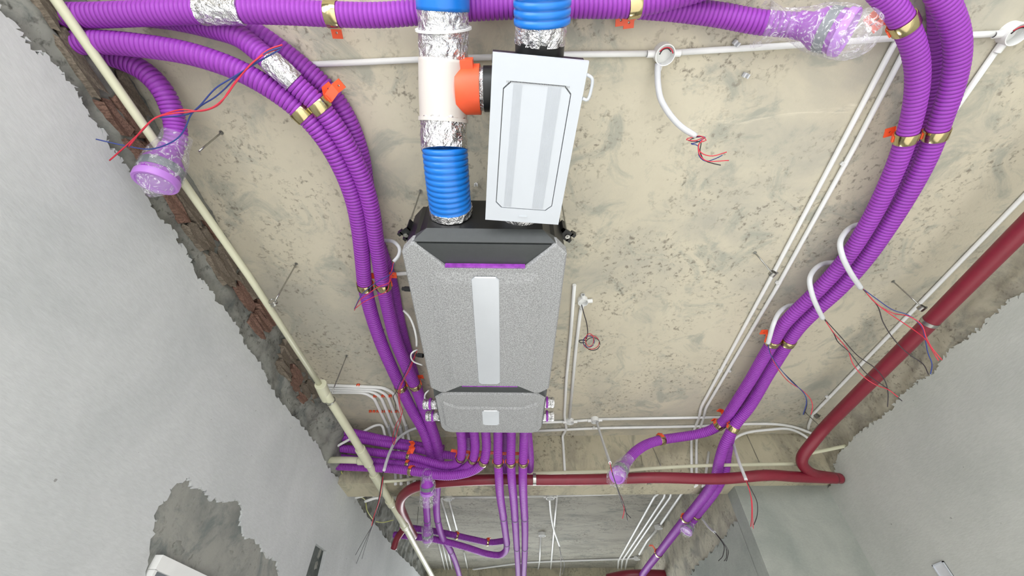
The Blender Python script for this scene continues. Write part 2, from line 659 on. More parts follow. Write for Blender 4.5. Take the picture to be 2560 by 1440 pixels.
# left wall: masonry behind, skim plaster in front with a ragged top edge, a bare patch and a slot
wall_left = rough_wall('wall_left', WL - 0.030, -0.32, 9.6, -0.02, ZP + 0.01, M['mortar'], 0.026, 1, lumps=((2.86, CAM_Z + 1.56, 0.30, 0.10, 0.11), (3.15, CAM_Z + 1.44, 0.20, 0.07, 0.07)))
backL = box_obj('wall_core', (WL - 0.25, -0.32, 0), (WL - 0.075, 9.6, ZP), M['mortar'], wall_left)
box_obj('added_opening_lintel', (WL - 0.25, -2.6, 2.30), (WL - 0.02, -0.32, ZP), M['mortar'], wall_left)      # over the unseen opening added to let the side fill in
box_obj('added_opening_jamb', (WL - 0.25, -3.2, 0), (WL, -2.6, ZP), M['plaster'], wall_left)
edgeL = wall_px([(-40, -20), (0, 20), (40, 70), (75, 112), (110, 140), (150, 172), (185, 215), (205, 245), (222, 285), (255, 325), (272, 358),
                 (298, 392), (322, 428), (352, 462), (398, 545), (432, 572), (452, 610), (474, 640), (492, 690), (520, 715),
                 (548, 760), (590, 812), (612, 862), (650, 905), (668, 952), (700, 1002), (738, 1042), (770, 1082), (795, 1112),
                 (812, 1152), (830, 1182), (868, 1215), (892, 1245), (912, 1282), (942, 1314), (974, 1356), (992, 1380), (1018, 1404), (1054, 1442)], WL)
topL = ragged([(-0.32, edgeL[0][1])] + [e for e in edgeL if e[0] > -0.28] + [(9.6, edgeL[-1][1])], 9, 0.013, 3)
patch = ragged(wall_px([(352, 1500), (372, 1400), (381, 1330), (397, 1268), (430, 1224), (472, 1198), (482, 1216), (512, 1226), (522, 1246),
                        (560, 1258), (594, 1252), (606, 1276), (600, 1302), (616, 1342), (642, 1350), (662, 1384), (690, 1402), (700, 1440), (704, 1500), (352, 1500)], WL), 8, 0.013, 5)[:-1]
slot = wall_px([(790, 1358), (817, 1378), (796, 1470), (756, 1470)], WL)
# the plaster outline
outl = [(9.6, 0.0), (-0.32, 0.0)] + topL
plL = plaster_sheet('skim_plaster', WL, 0.034, 1, outl, [patch, slot], M['plaster'], wall_left)
cement_back = box_obj('cement_undercoat', (WL - 0.034, min(p[0] for p in patch) - 0.1, min(p[1] for p in patch) - 0.1),
                      (WL - 0.010, max(p[0] for p in patch) + 0.1, max(p[1] for p in patch) + 0.05), M['cement'], wall_left)

box_obj('slot_shade_panel', (WL - 0.06, slot[0][0] - 0.05, slot[2][1] - 0.05), (WL - 0.026, slot[1][0] + 0.05, slot[0][1] + 0.05), M['slot'], wall_left)  # dark panel added for the shade inside the slot

# broken bricks showing between plaster and ceiling
rb = random.Random(11)
brick_meshes = []
for k in range(6):
    bm = bmesh.new()
    box(bm, (-0.02, -0.5, -0.5), (0.02, 0.5, 0.5))
    bmesh.ops.subdivide_edges(bm, edges=bm.edges[:], cuts=1, use_grid_fill=True)
    for vtx in bm.verts:
        vtx.co += Vector((rb.uniform(-0.012, 0.008), rb.uniform(-0.12, 0.12), rb.uniform(-0.16, 0.16)))
    me = bm_mesh('brick', bm)
    me.materials.append(M['brick'] if k % 2 else M['brick2'])
    brick_meshes.append(me)
for row, (zc, bh) in enumerate(((1.525, 0.044), (1.578, 0.048), (1.634, 0.050))):
    y = -0.35 + 0.08 * (row % 2)
    while y < 3.25:
        L = rb.uniform(0.12, 0.21)
        if rb.random() < (0.55, 0.88, 0.8)[row] and not (1.0 > y > 0.0 and row == 2 and rb.random() < 0.4):
            o = bpy.data.objects.new('brick', brick_meshes[rb.randrange(6)])
            COL.objects.link(o)
            o.location = (WL - 0.024 + rb.uniform(-0.008, 0.010), y + L / 2, CAM_Z + zc + rb.uniform(-0.006, 0.006))
            o.scale = (1, L, bh)
            o.rotation_euler = (rb.uniform(-0.08, 0.08), 0, rb.uniform(-0.04, 0.04))
            o.parent = wall_left
        y += L + rb.uniform(0.012, 0.028)

# right wall
wall_right = rough_wall('wall_right', WR + 0.024, -3.2, 3.44, -0.02, ZP + 0.01, M['mortar2'], 0.016, -1)
box_obj('wall_core', (WR + 0.07, -3.2, 0), (WR + 0.25, 3.5, ZP), M['mortar2'], wall_right)
edgeR = wall_px([(2640, 690), (2560, 738), (2524, 752), (2500, 772), (2470, 795), (2452, 818), (2424, 838), (2408, 854), (2380, 872), (2352, 905),
                 (2334, 934), (2300, 950), (2282, 968), (2250, 985), (2240, 1008), (2218, 1032), (2190, 1052), (2160, 1072), (2140, 1086), (2122, 1108),
                 (2098, 1132), (2084, 1160), (2088, 1182)], WR)
topR = ragged([(-3.2, edgeR[0][1])] + edgeR + [(3.42, edgeR[-1][1] - 0.05)], 9, 0.014, 8)
plaster_sheet('cement_plaster', WR, 0.036, -1, [(3.42, 0.0), (-3.2, 0.0)] + topR, [], M['plaster2'], wall_right)
# second room: plaster coat on its right wall, ending ragged below the ceiling
e2 = [(BY1, CAM_Z + 1.125), (3.9, CAM_Z + 1.10), (4.4, CAM_Z + 1.08), (5.0, CAM_Z + 1.07), (5.8, CAM_Z + 1.03), (7.5, CAM_Z + 1.0), (9.6, CAM_Z + 0.98)]
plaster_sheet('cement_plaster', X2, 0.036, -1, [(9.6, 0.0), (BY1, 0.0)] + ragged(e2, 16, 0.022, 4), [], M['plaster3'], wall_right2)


# ------------------------------------------------------------------ builders
PIPES = {}


def pipe(label, pts, r=0.037, group='purple ventilation pipes', key=None, seg=26, pitch=0.0152):
    if key in ('L1', 'L2', 'L3', 'U1', 'U2'):        # carry the end on into the wall
        a, b = at(*pts[-2]), at(*pts[-1])
        pts = list(pts) + [b + (b - a).normalized() * 0.22]
    me, C = corrugated('ventilation_pipe', pts, r, M['purple'], pitch, seg=seg)
    o = link('ventilation_pipe', me, M['purple'])
    tag(o, label, 'pipe', group)
    if key:
        PIPES[key] = (o, C, r)
    return o


def nearest(C, p):
    p = np.array(p)
    d = np.linalg.norm(C - p, axis=1)
    i = int(np.argmin(d))
    return max(1, min(len(C) - 2, i))


def along(key, px, py):
    """index on a pipe's centre line whose image lies nearest to a pixel"""
    o, C, r = PIPES[key]
    best, bi = 1e9, 0
    for i, c in enumerate(C):
        d = Vector(c) - CAM
        w = d.dot(FWD)
        u, v = d.dot(RGT) / w * FPX + IMG_W / 2, IMG_H / 2 - d.dot(UPV) / w * FPX
        q = (u - px) ** 2 + (v - py) ** 2
        if q < best:
            best, bi = q, i
    return max(1, min(len(C) - 2, bi))


def tape(key, pa, pb, name='foil_tape'):
    o, C, r = PIPES[key]
    i, j = sorted((along(key, *pa), along(key, *pb)))
    CC = catmull([Vector(c) for c in C[i:j + 1]], 0.011)
    n = len(CC)
    jit = RNG.uniform(-0.0020, 0.0022, (n, 26))
    R = np.full(n, r + 0.0028)
    me = sweep_mesh(name, CC, R, 26, True, jit, False)
    return link(name, me, M['foil'], o)


def clamp(key, px, py, label, tabs, group='brass band pipe clamps', zt=None, w=0.040):
    """band round a pipe with orange plastic bracket tabs (pixel positions) fixed above"""
    o, C, r = PIPES[key]
    i = along(key, px, py)
    c = Vector(C[i])
    t = Vector(C[i + 1] - C[i - 1]).normalized()
    th = thing('pipe_clamp', label, 'clamp', c, group)
    pr = [(-w / 2, r + 0.0008), (-w / 2, r + 0.0035), (-w / 2 + 0.002, r + 0.0045), (w / 2 - 0.002, r + 0.0045), (w / 2, r + 0.0035), (w / 2, r + 0.0008), (-w / 2, r + 0.0008)]
    lathe('band', c, t, pr, M['brass'], th, 30)
    side0 = t.cross(Vector((0, 0, 1))).normalized()
    for k, tb in enumerate(tabs):
        tx, ty = tb[0], tb[1]
        zt_ = (zt if zt else c.z - CAM_Z + r * 0.6)
        p = at(tx, ty, zt_)
        side = (p - c)
        side -= t * side.dot(t)
        side.z = 0
        s = side.normalized() if side.length > 1e-4 else side0
        tt = Vector((t.x, t.y, 0)).normalized() if abs(t.z) < 0.9 else Vector((0, 1, 0))
        s = Vector((-tt.y, tt.x, 0)) * (1 if Vector((-tt.y, tt.x, 0)).dot(side) > 0 else -1)
        h = 0.018
        bm = bmesh.new()
        # tab plate with a round screw hole
        outer, inner = [], []
        for q in range(16):
            a = 2 * math.pi * q / 16
            ca, sa = math.cos(a), math.sin(a)
            m_ = max(abs(ca), abs(sa))
            outer.append((ca / m_ * h, sa / m_ * h))
            inner.append((ca * 0.0042, sa * 0.0042))
        lay = []
        for zz in (-0.0025, 0.0025):
            lay.append([[bm.verts.new(p + s * x + tt * y + Vector((0, 0, zz))) for x, y in L] for L in (outer, inner)])
        for q in range(16):
            n_ = (q + 1) % 16
            for a_, b_ in ((lay[0][0], lay[0][1]), (lay[1][1], lay[1][0])):
                bm.faces.new((a_[q], a_[n_], b_[n_], b_[q]))
            for L in (0, 1):
                bm.faces.new((lay[0][L][q], lay[0][L][n_], lay[1][L][n_], lay[1][L][q]))
        # arm from the tab to the pipe's flank
        e = c + s * (r * 0.7) + Vector((0, 0, r * 0.75))
        p2 = p - s * h
        for off in (0.0,):
            vs = []
            for bp in (p2, e):
                for du in (-0.017, 0.017):
                    for dz in (-0.0025, 0.0025):
                        vs.append(bm.verts.new(bp + tt * (off + du) + Vector((0, 0, dz))))
            for f in ((0, 1, 3, 2), (4, 6, 7, 5), (0, 4, 5, 1), (2, 3, 7, 6), (0, 2, 6, 4), (1, 5, 7, 3)):
                bm.faces.new([vs[x] for x in f])
        link('bracket', bm_mesh('bracket', bm), M['orange'], th)
        lathe('screw', p + Vector((0, 0, 0.004)), (0, 0, -1), [(0, 0.0001), (0.002, 0.0034), (0.004, 0.003), (0.005, 0.0001)], M['steel'], th, 10)
    # saddle over the pipe
    bm = bmesh.new()
    q = t.to_track_quat('Y', 'Z')
    n_ = 12
    rings = []
    for yy in (-0.012, 0.012):
        for rr in (r + 0.0045, r + 0.009):
            rings.append([bm.verts.new(c + q @ Vector((rr * math.cos(a), yy, rr * math.sin(a)))) for a in np.linspace(0.15, math.pi - 0.15, n_)])
    A, B_, C_, D_ = rings
    for k in range(n_ - 1):
        for x_, y_ in ((A, B_), (B_, D_), (D_, C_), (C_, A)):
            bm.faces.new((x_[k], x_[k + 1], y_[k + 1], y_[k]))
    for k in (0, n_ - 1):
        bm.faces.new((A[k], B_[k], D_[k], C_[k]))
    link('saddle', bm_mesh('saddle', bm), M['orange'], th)
    return th


def conduit(label, pts, r=0.0108, group='white plastic conduits', m='white', bend=0.04, seg=12, name='electrical_conduit', raw=False):
    P = bent(pts, bend) if not raw else path(pts)
    C = np.array([list(p) for p in P]) if not raw else catmull(P, 0.012)
    o = link(name, sweep_mesh(name, C, r, seg), M[m])
    return tag(o, label, 'conduit', group)


def wire(label, pts, col='wire_red', r=0.0016, group='loose wire ends'):
    o = tube('electrical_wire', pts, r * 1.15, M[col], None, 0.012, 6)
    return tag(o, label, 'wire', group)


def junction(label, px, py, Z=1.688, r=0.036, h=0.042, hubs=(), group='round junction boxes'):
    c = at(px, py, Z)
    th = thing('junction_box', label, 'junction box', c, group)
    zt = ZP
    lathe('cup', Vector((c.x, c.y, zt)), (0, 0, -1), [(0, 0.0001), (0, r), (h, r), (h, r - 0.003), (0.004, r - 0.004), (0.004, 0.0001)], M['white'], th, 28)
    for q in hubs:
        d = at(q[0], q[1], Z) - c
        d.z = 0
        d.normalize()
        lathe('hub', Vector((c.x, c.y, zt - 0.018)) + d * (r - 0.003), d, [(0, 0.0125), (0.028, 0.0125), (0.028, 0.0095)], M['white'], th, 14)
    if r > 0.035 and Z < 1.69 and py < 200:
        tube('wire_stub', [c + Vector((r * 0.7 * math.cos(a), r * 0.7 * math.sin(a), -0.012 - 0.004 * a)) for a in (3.6, 4.2, 4.8, 5.4, 6.0)], 0.0022, M['wire_red'], th, 0.006, 6)
        tube('wire_stub', [c + Vector((r * 0.55 * math.cos(a), r * 0.6 * math.sin(a), -0.010 - 0.004 * a)) for a in (3.2, 4.0, 4.9, 5.7)], 0.0022, M['wire_black'], th, 0.006, 6)
    return th


def rod(label, top, bottom, r=0.0034, group='threaded hanger rods'):
    th = thing('hanger_rod', label, 'rod', bottom, group)
    tube('rod_shaft', [Vector(bottom), Vector(top)], r, M['steel'], th, 0.05, 8)
    lathe('washer', Vector(top), (0, 0, -1), [(0, 0.0001), (0, 0.009), (0.003, 0.009), (0.003, 0.0001)], M['steel'], th, 12)
    return th


def bag(parent, pts, radii, seg=26, amp=0.12, name='plastic_bag'):
    C0 = catmull(path(pts), 0.008)
    n = len(C0)
    s = np.linspace(0, len(radii) - 1, n)
    R = np.interp(s, np.arange(len(radii)), radii)
    J = np.zeros((n, seg))
    for i in range(n):
        for k in range(seg):
            a = 2 * math.pi * k / seg
            J[i, k] = noise.noise(Vector((math.cos(a) * 2.6, math.sin(a) * 2.6, C0[i][1] * 30 + C0[i][2] * 21 + C0[i][0] * 17))) * amp * R[i]
    me = sweep_mesh(name, C0, R, seg, False, J)
    return link(name, me, M['film'], parent)


def adaptor(label, base, tip, r0, r1, bagpts=None, bagr=None, group='bagged air outlet adaptors', lit=False, scale=1.0):
    """pipe-to-valve reducer with grey seal ring and lilac cap, wrapped in clear film"""
    base, tip = Vector(base), Vector(tip)
    ax = (tip - base)
    L = ax.length
    ax.normalize()
    th = thing('outlet_adaptor', label, 'adaptor', base, group)
    lathe('reducer', base, ax, [(0, 0.001), (0, r0), (L * 0.22, r0 * 1.02), (L * 0.45, r1 * 0.98), (L * 0.9, r1), (L * 0.9, 0.001)], M['purple'], th, 32)
    lathe('seal_ring', base + ax * L * 0.52, ax, [(0, r1), (0.001, r1 + 0.0022), (L * 0.20, r1 + 0.0022), (L * 0.20 + 0.001, r1)], M['grey'], th, 32)
    lathe('end_cap', base + ax * L * 0.84, ax, [(0, r1), (0, r1 + 0.005), (L * 0.13, r1 + 0.005), (L * 0.16, r1 + 0.002), (L * 0.16, r1 - 0.006), (L * 0.11, r1 - 0.010), (L * 0.10, 0.001)], M['purple_cap'], th, 32)
    if bagpts:
        bag(th, bagpts, bagr)
    return th


# ------------------------------------------------------------------ purple ventilation pipes
pipe('purple pipe running the whole width along the top edge with foil-taped joint',
     [(40, 40, 1.575), (130, 39, 1.575), (250, 38, 1.575), (400, 32, 1.575), (560, 27, 1.575), (700, 30, 1.58), (830, 36, 1.585), (950, 38, 1.59), (1060, 30, 1.6), (1230, 18, 1.6), (1430, 14, 1.6), (1575, 12, 1.6), (1680, -8, 1.6), (1800, -45, 1.6), (1950, -110, 1.6)], key='P1')
pipe('purple pipe leaving the top row towards the bagged outlet at upper right',
     [(1180, 6, 1.66), (1420, 10, 1.66), (1600, 17, 1.655), (1700, 25, 1.645), (1800, 38, 1.63), (1900, 56, 1.60), (1992, 63, 1.565)], key='P2')
pipe('outermost purple pipe of the left sweep, entering the wall below the top row',
     [(60, 112, 1.56), (160, 108, 1.56), (250, 106, 1.56), (350, 114, 1.56), (480, 136, 1.56), (600, 178, 1.56), (690, 230, 1.56), (757, 284, 1.56), (812, 348, 1.56), (856, 425, 1.56), (884, 500, 1.56), (898, 570, 1.56), (906, 645, 1.56),
      (912, 712, 1.56), (926, 775, 1.56), (952, 855, 1.56), (982, 925, 1.55), (1002, 968, 1.54), (1030, 1025, 1.52), (1058, 1075, 1.48), (1072, 1115, 1.44), (1080, 1150, 1.40)], key='A')
pipe('middle purple pipe of the left sweep with foil-taped joint near the wires',
     [(330, 34, 1.66), (430, 46, 1.655), (520, 66, 1.64), (600, 92, 1.61), (655, 135, 1.585), (705, 178, 1.56), (752, 222, 1.56), (796, 262, 1.56), (842, 322, 1.56), (882, 392, 1.56), (912, 462, 1.56), (930, 530, 1.56), (940, 600, 1.56), (949, 655, 1.56),
      (958, 712, 1.56), (970, 770, 1.56), (990, 850, 1.56), (1016, 915, 1.55), (1038, 965, 1.54), (1062, 1025, 1.52), (1080, 1070, 1.48), (1094, 1115, 1.44), (1100, 1150, 1.40)], key='B')
pipe('shadowed purple pipe tucked above the left sweep against the ceiling',
     [(560, 50, 1.662), (640, 84, 1.66), (705, 128, 1.66), (764, 174, 1.66), (822, 228, 1.66), (866, 292, 1.66), (900, 380, 1.66), (914, 460, 1.66), (930, 560, 1.66), (955, 640, 1.66), (978, 710, 1.66), (990, 770, 1.66), (1006, 840, 1.66), (1024, 905, 1.655), (1042, 965, 1.65), (1056, 1020, 1.645)], key='C')
pipe('short purple pipe curving down the left wall into a bagged outlet',
     [(150, 118, 1.64), (230, 126, 1.64), (305, 150, 1.64), (360, 178, 1.63), (402, 220, 1.61), (426, 265, 1.59), (438, 312, 1.56), (440, 345, 1.53), (428, 374, 1.50)], key='D')
pipe('left purple pipe of the right-hand pair, branching to the hanging bagged outlet',
     [(2150, -70, 1.55), (2205, -15, 1.55), (2250, 42, 1.55), (2280, 105, 1.55), (2293, 165, 1.55), (2292, 225, 1.55), (2282, 285, 1.55), (2266, 342, 1.55), (2246, 400, 1.55), (2218, 465, 1.55), (2172, 556, 1.55), (2110, 652, 1.55), (2048, 722, 1.55), (1990, 778, 1.55), (1956, 815, 1.55),
      (1932, 855, 1.55), (1905, 900, 1.55), (1879, 945, 1.55), (1854, 985, 1.545), (1830, 1022, 1.54), (1806, 1056, 1.535), (1775, 1076, 1.53), (1735, 1087, 1.53), (1690, 1094, 1.52), (1652, 1100, 1.49), (1615, 1112, 1.43), (1588, 1130, 1.35), (1564, 1156, 1.25)], r=0.035, key='E')
pipe('right purple pipe of the right-hand pair, diving under the beam into the next room',
     [(2310, -90, 1.55), (2340, -30, 1.55), (2372, 30, 1.55), (2391, 90, 1.55), (2393, 150, 1.55), (2378, 225, 1.55), (2354, 295, 1.55), (2338, 340, 1.55), (2318, 392, 1.55), (2284, 460, 1.55), (2224, 560, 1.55), (2160, 652, 1.55), (2098, 722, 1.55), (2040, 775, 1.55), (2000, 815, 1.55),
      (1972, 852, 1.55), (1944, 897, 1.55), (1915, 945, 1.55), (1893, 985, 1.54), (1870, 1022, 1.52), (1838, 1062, 1.47), (1812, 1110, 1.40), (1799, 1150, 1.35), (1790, 1190, 1.30), (1774, 1222, 1.272), (1744, 1262, 1.262), (1712, 1300, 1.26), (1680, 1340, 1.25), (1648, 1382, 1.25), (1618, 1420, 1.25), (1590, 1460, 1.25)], r=0.036, key='F')
pipe('shadowed purple pipe hidden above the right-hand pair, ending bagged past the beam',
     [(2330, -70, 1.66), (2345, -10, 1.66), (2350, 60, 1.66), (2345, 150, 1.66), (2328, 240, 1.66), (2300, 330, 1.66), (2255, 430, 1.66), (2195, 540, 1.66), (2125, 640, 1.66), (2050, 730, 1.66), (1990, 800, 1.66), (1930, 900, 1.65), (1880, 985, 1.62), (1848, 1040, 1.56), (1828, 1085, 1.48), (1818, 1135, 1.42), (1812, 1180, 1.335), (1796, 1215, 1.28), (1772, 1250, 1.265), (1745, 1284, 1.265), (1724, 1312, 1.26)], r=0.033, key='G')

tape('P1', (500, 28), (606, 28))
tape('B', (680, 155), (738, 210))
clamp('P1', 832, 36, 'clamp on the top pipe left of the blue ducts', [(842, 82)], zt=1.665)
clamp('P1', 1580, 12, 'clamp on the top pipe right of the white panel', [(1572, 56), (1552, 50)], zt=1.665)
clamp('A', 757, 284, 'clamp round the outer pipe where the left sweep starts', [], zt=1.6)
clamp('B', 796, 262, 'clamp with two orange tabs round the middle pipe of the left sweep', [(822, 222), (847, 214)], zt=1.61)
clamp('A', 912, 712, 'clamp round the outer left pipe beside the unit front', [(938, 690)], zt=1.6)
clamp('B', 958, 712, 'clamp round the middle left pipe beside the unit front', [(983, 688)], zt=1.6)
clamp('A', 1000, 966, 'clamp round the outer left pipe beside the unit rear', [], zt=1.58)
clamp('B', 1038, 962, 'clamp round the middle left pipe beside the unit rear', [(1052, 942)], zt=1.62)
clamp('E', 2262, 58, 'clamp at the top of the right-hand pair beside the bagged outlet', [(2192, 62), (2178, 48)], zt=1.60)
clamp('E', 2266, 342, 'clamp on the left pipe of the right-hand pair with orange tab', [(2224, 330)], zt=1.60)
clamp('F', 2340, 334, 'clamp on the right pipe of the right-hand pair', [], zt=1.6)
clamp('E', 1932, 852, 'clamp on the left pipe where the white hoses hang', [(1909, 830)], zt=1.60)
clamp('F', 1968, 850, 'clamp on the right pipe where the white hoses hang', [], zt=1.6)
clamp('E', 1800, 1062, 'clamp where the right-hand pair meets the beam, left pipe', [(1786, 1050)], zt=1.58)
clamp('F', 1832, 1070, 'clamp where the right-hand pair meets the beam, right pipe', [(1800, 1026)], zt=1.62)
clamp('E', 1652, 1100, 'clamp on the branch leading to the hanging bagged outlet', [(1648, 1086)], zt=1.56)
clamp('F', 1716, 1296, 'clamp on the right pipe beyond the beam', [(1709, 1285)], zt=1.285)
clamp('G', 1742, 1288, 'small clamp above the farthest bagged outlet', [])
clamp('F', 1632, 1372, 'far clamp on the right pipe near the bottom edge', [(1627, 1364)], zt=1.275)

# pipes leaving the ventilation unit
R6 = 0.0300
pipe('first pipe from the unit turning left, nearest the beam bundle top',
     [(1149, 1062, 1.30), (1153, 1090, 1.29), (1155, 1120, 1.275), (1151, 1146, 1.265), (1138, 1160, 1.265), (1112, 1164, 1.28), (1080, 1157, 1.31), (1030, 1143, 1.37), (960, 1134, 1.43), (900, 1126, 1.47), (830, 1118, 1.51), (790, 1112, 1.53)], R6, 'purple pipes leaving the unit', 'L1', 22)
pipe('second pipe from the unit turning left, in the middle of the bundle',
     [(1182, 1062, 1.30), (1186, 1090, 1.285), (1188, 1120, 1.265), (1182, 1150, 1.24), (1168, 1166, 1.235), (1140, 1178, 1.24), (1100, 1180, 1.255), (1060, 1171, 1.285), (1020, 1163, 1.32), (960, 1157, 1.37), (900, 1150, 1.415), (832, 1142, 1.465), (800, 1138, 1.485)], R6, 'purple pipes leaving the unit', 'L2', 22)
pipe('third pipe from the unit turning left, lowest of the bundle',
     [(1212, 1062, 1.30), (1215, 1090, 1.28), (1216, 1122, 1.25), (1209, 1154, 1.215), (1194, 1170, 1.20), (1168, 1182, 1.195), (1130, 1189, 1.195), (1090, 1188, 1.21), (1050, 1181, 1.24), (1000, 1174, 1.28), (930, 1169, 1.335), (860, 1166, 1.39), (820, 1164, 1.42)], R6, 'purple pipes leaving the unit', 'L3', 22)
pipe('shaded upper pipe of the left bundle emerging beside the first bend',
     [(1170, 1085, 1.39), (1168, 1120, 1.39), (1150, 1138, 1.40), (1120, 1138, 1.41), (1080, 1131, 1.43), (1030, 1120, 1.46), (970, 1110, 1.50), (910, 1100, 1.54), (850, 1092, 1.57), (812, 1088, 1.59)], R6, 'purple pipes leaving the unit', 'U1', 22)
pipe('topmost dark pipe of the left bundle where it enters the brick wall',
     [(1110, 1122, 1.47), (1060, 1116, 1.49), (1000, 1106, 1.52), (940, 1094, 1.55), (885, 1082, 1.58), (835, 1073, 1.60), (808, 1069, 1.61)], R6, 'purple pipes leaving the unit', 'U2', 22)
pipe('straight pipe from the unit nearest the bends, turning left in the next room',
     [(1245, 1062, 1.29), (1245, 1100, 1.27), (1245, 1150, 1.215), (1247, 1185, 1.178), (1250, 1235, 1.17), (1258, 1290, 1.18), (1264, 1335, 1.19), (1267, 1362, 1.20), (1262, 1380, 1.21), (1246, 1388, 1.215), (1215, 1384, 1.22), (1180, 1373, 1.22), (1140, 1361, 1.23), (1080, 1347, 1.25), (1020, 1340, 1.28), (985, 1337, 1.30)], R6, 'purple pipes leaving the unit', 'S1', 22)
pipe('middle of the three straight pipes running under the beam',
     [(1278, 1062, 1.29), (1278, 1100, 1.27), (1277, 1150, 1.215), (1279, 1195, 1.172), (1284, 1250, 1.17), (1288, 1305, 1.18), (1292, 1370, 1.18), (1295, 1420, 1.18), (1296, 1470, 1.18)], R6, 'purple pipes leaving the unit', 'S2', 22)
pipe('rightmost of the three straight pipes running under the beam',
     [(1311, 1062, 1.29), (1310, 1100, 1.27), (1308, 1150, 1.215), (1307, 1195, 1.172), (1309, 1250, 1.17), (1312, 1305, 1.18), (1312, 1370, 1.18), (1310, 1420, 1.18), (1309, 1470, 1.18)], R6, 'purple pipes leaving the unit', 'S3', 22)
pipe('dark pipe in the upper layer just right of the straight trio',
     [(1318, 1075, 1.385), (1322, 1110, 1.385), (1325, 1150, 1.37), (1323, 1180, 1.35), (1316, 1205, 1.325 - 0.03)], R6, 'purple pipes leaving the unit', 'S4', 22)
pipe('dark pipe in the upper layer between the middle and left straight pipes',
     [(1264, 1075, 1.385), (1264, 1110, 1.385), (1263, 1150, 1.37), (1264, 1185, 1.345), (1268, 1205, 1.295)], R6, 'purple pipes leaving the unit', 'S5', 22)
pipe('dark upper pipe crossing left in the next room above the bent one',
     [(1262, 1352, 1.335), (1225, 1356, 1.335), (1180, 1348, 1.335), (1140, 1339, 1.335), (1085, 1328, 1.34), (1030, 1320, 1.345), (1000, 1316, 1.35)], R6, 'purple pipes leaving the unit', 'S6', 22)
pipe('short far pipe below the bagged outlet on the left, ending in a second bag',
     [(1066, 1196, 1.275), (1065, 1230, 1.262), (1066, 1265, 1.25), (1068, 1300, 1.235), (1068, 1326, 1.22)], 0.029, 'purple pipes leaving the unit', 'FA', 20)
pipe('far left pipe bending right towards the bottom edge past the beam',
     [(1094, 1196, 1.275), (1092, 1230, 1.265), (1091, 1265, 1.26), (1094, 1300, 1.255), (1106, 1342, 1.25), (1126, 1376, 1.24), (1140, 1410, 1.24), (1154, 1460, 1.24)], 0.029, 'purple pipes leaving the unit', 'FB', 20)
for k, px, py, lab, tabs in (('L1', 1151, 1146, 'clamp at the bend of the first left-turning pipe', [(1134, 1127)]), ('L2', 1182, 1150, 'clamp at the bend of the second left-turning pipe', [(1167, 1130)]),
                             ('L3', 1209, 1153, 'clamp at the bend of the third left-turning pipe', [(1199, 1131)]), ('S1', 1246, 1155, 'clamp on the straight pipe nearest the bends', [(1230, 1132)]),
                             ('S2', 1278, 1157, 'clamp on the middle straight pipe', [(1262, 1134)]), ('S3', 1308, 1157, 'clamp on the rightmost straight pipe', [(1294, 1134)])):
    clamp(k, px, py, lab, tabs, 'clamps on the unit outlets', 1.30, 0.030)
clamp('L2', 1022, 1163, 'clamp gathering the middle of the left bundle', [(1030, 1118)], 'clamps on the unit outlets', 1.42, 0.026)
clamp('L1', 1026, 1142, 'clamp gathering the upper left bundle with tall orange bracket', [(1030, 1106)], 'clamps on the unit outlets', 1.46, 0.026)
clamp('L3', 1026, 1178, 'clamp round the lowest pipe of the left bundle', [], 'clamps on the unit outlets', 1.4, 0.026)
clamp('S6', 1140, 1339, 'orange clamp on the crossing pipes beside the bent far pipe', [(1140, 1332)], 'clamps on the unit outlets', 1.37, 0.022)
clamp('S6', 1218, 1356, 'orange clamp on the crossing pipes near the straight trio', [(1222, 1346)], 'clamps on the unit outlets', 1.37, 0.022)


def strap(key, px, py, m='black', w=0.006):
    o, C, r = PIPES[key]
    i = along(key, px, py)
    t = Vector(C[i + 1] - C[i - 1])
    lathe('joint_ring', Vector(C[i]), t, [(-w / 2, r), (-w / 2, r + 0.0025), (w / 2, r + 0.0025), (w / 2, r)], M[m], o, 24)


for k, px, py in (('S1', 1258, 1294), ('S2', 1288, 1297), ('S3', 1312, 1295), ('S2', 1292, 1370), ('S3', 1312, 1370), ('FA', 1067, 1301), ('FB', 1094, 1301), ('FB', 1128, 1378), ('S1', 1267, 1358)):
    strap(k, px, py, 'grey')

# bagged outlet adaptors
def aim(base, dx, dy, ratio, L):
    """point at distance L from base whose axis runs along the given image direction and turns towards the viewer by ratio"""
    v = (base - CAM).normalized()
    d = RGT * dx - UPV * dy
    d -= v * d.dot(v)
    d.normalize()
    return base + (d * math.sqrt(1 - ratio * ratio) - v * ratio) * L


bR = at(1990, 62, 1.565)
tR = aim(bR, 1.0, 0.16, 0.25, 0.155)
bL = at(428, 372, 1.50)
tL = aim(bL, -0.42, 0.9, 0.52, 0.165)
adaptor('bagged outlet with grey ring at upper right beside the right-hand pair', bR, tR, 0.040, 0.062,
        [(1900, 60, 1.59), (1940, 62, 1.58), bR, bR.lerp(tR, 0.4), bR.lerp(tR, 0.75), bR.lerp(tR, 1.08), (2190, 36, 1.45)], [0.072, 0.046, 0.050, 0.070, 0.074, 0.070, 0.030])
adaptor('bagged outlet with lilac cap hanging over the left wall', bL, tL, 0.040, 0.066,
        [(444, 335, 1.54), (438, 352, 1.52), bL.lerp(tL, 0.15), bL.lerp(tL, 0.5), bL.lerp(tL, 0.9), bL.lerp(tL, 1.15), bL.lerp(tL, 1.32)], [0.048, 0.050, 0.066, 0.072, 0.072, 0.055, 0.012])
adaptor('bagged outlet hanging in front of the red cross pipe', at(1566, 1154, 1.255), at(1541, 1192, 1.11), 0.034, 0.048,
        [(1574, 1144, 1.28), (1562, 1158, 1.24), (1549, 1178, 1.16), (1541, 1193, 1.11), (1541, 1204, 1.08)], [0.038, 0.046, 0.056, 0.059, 0.066])
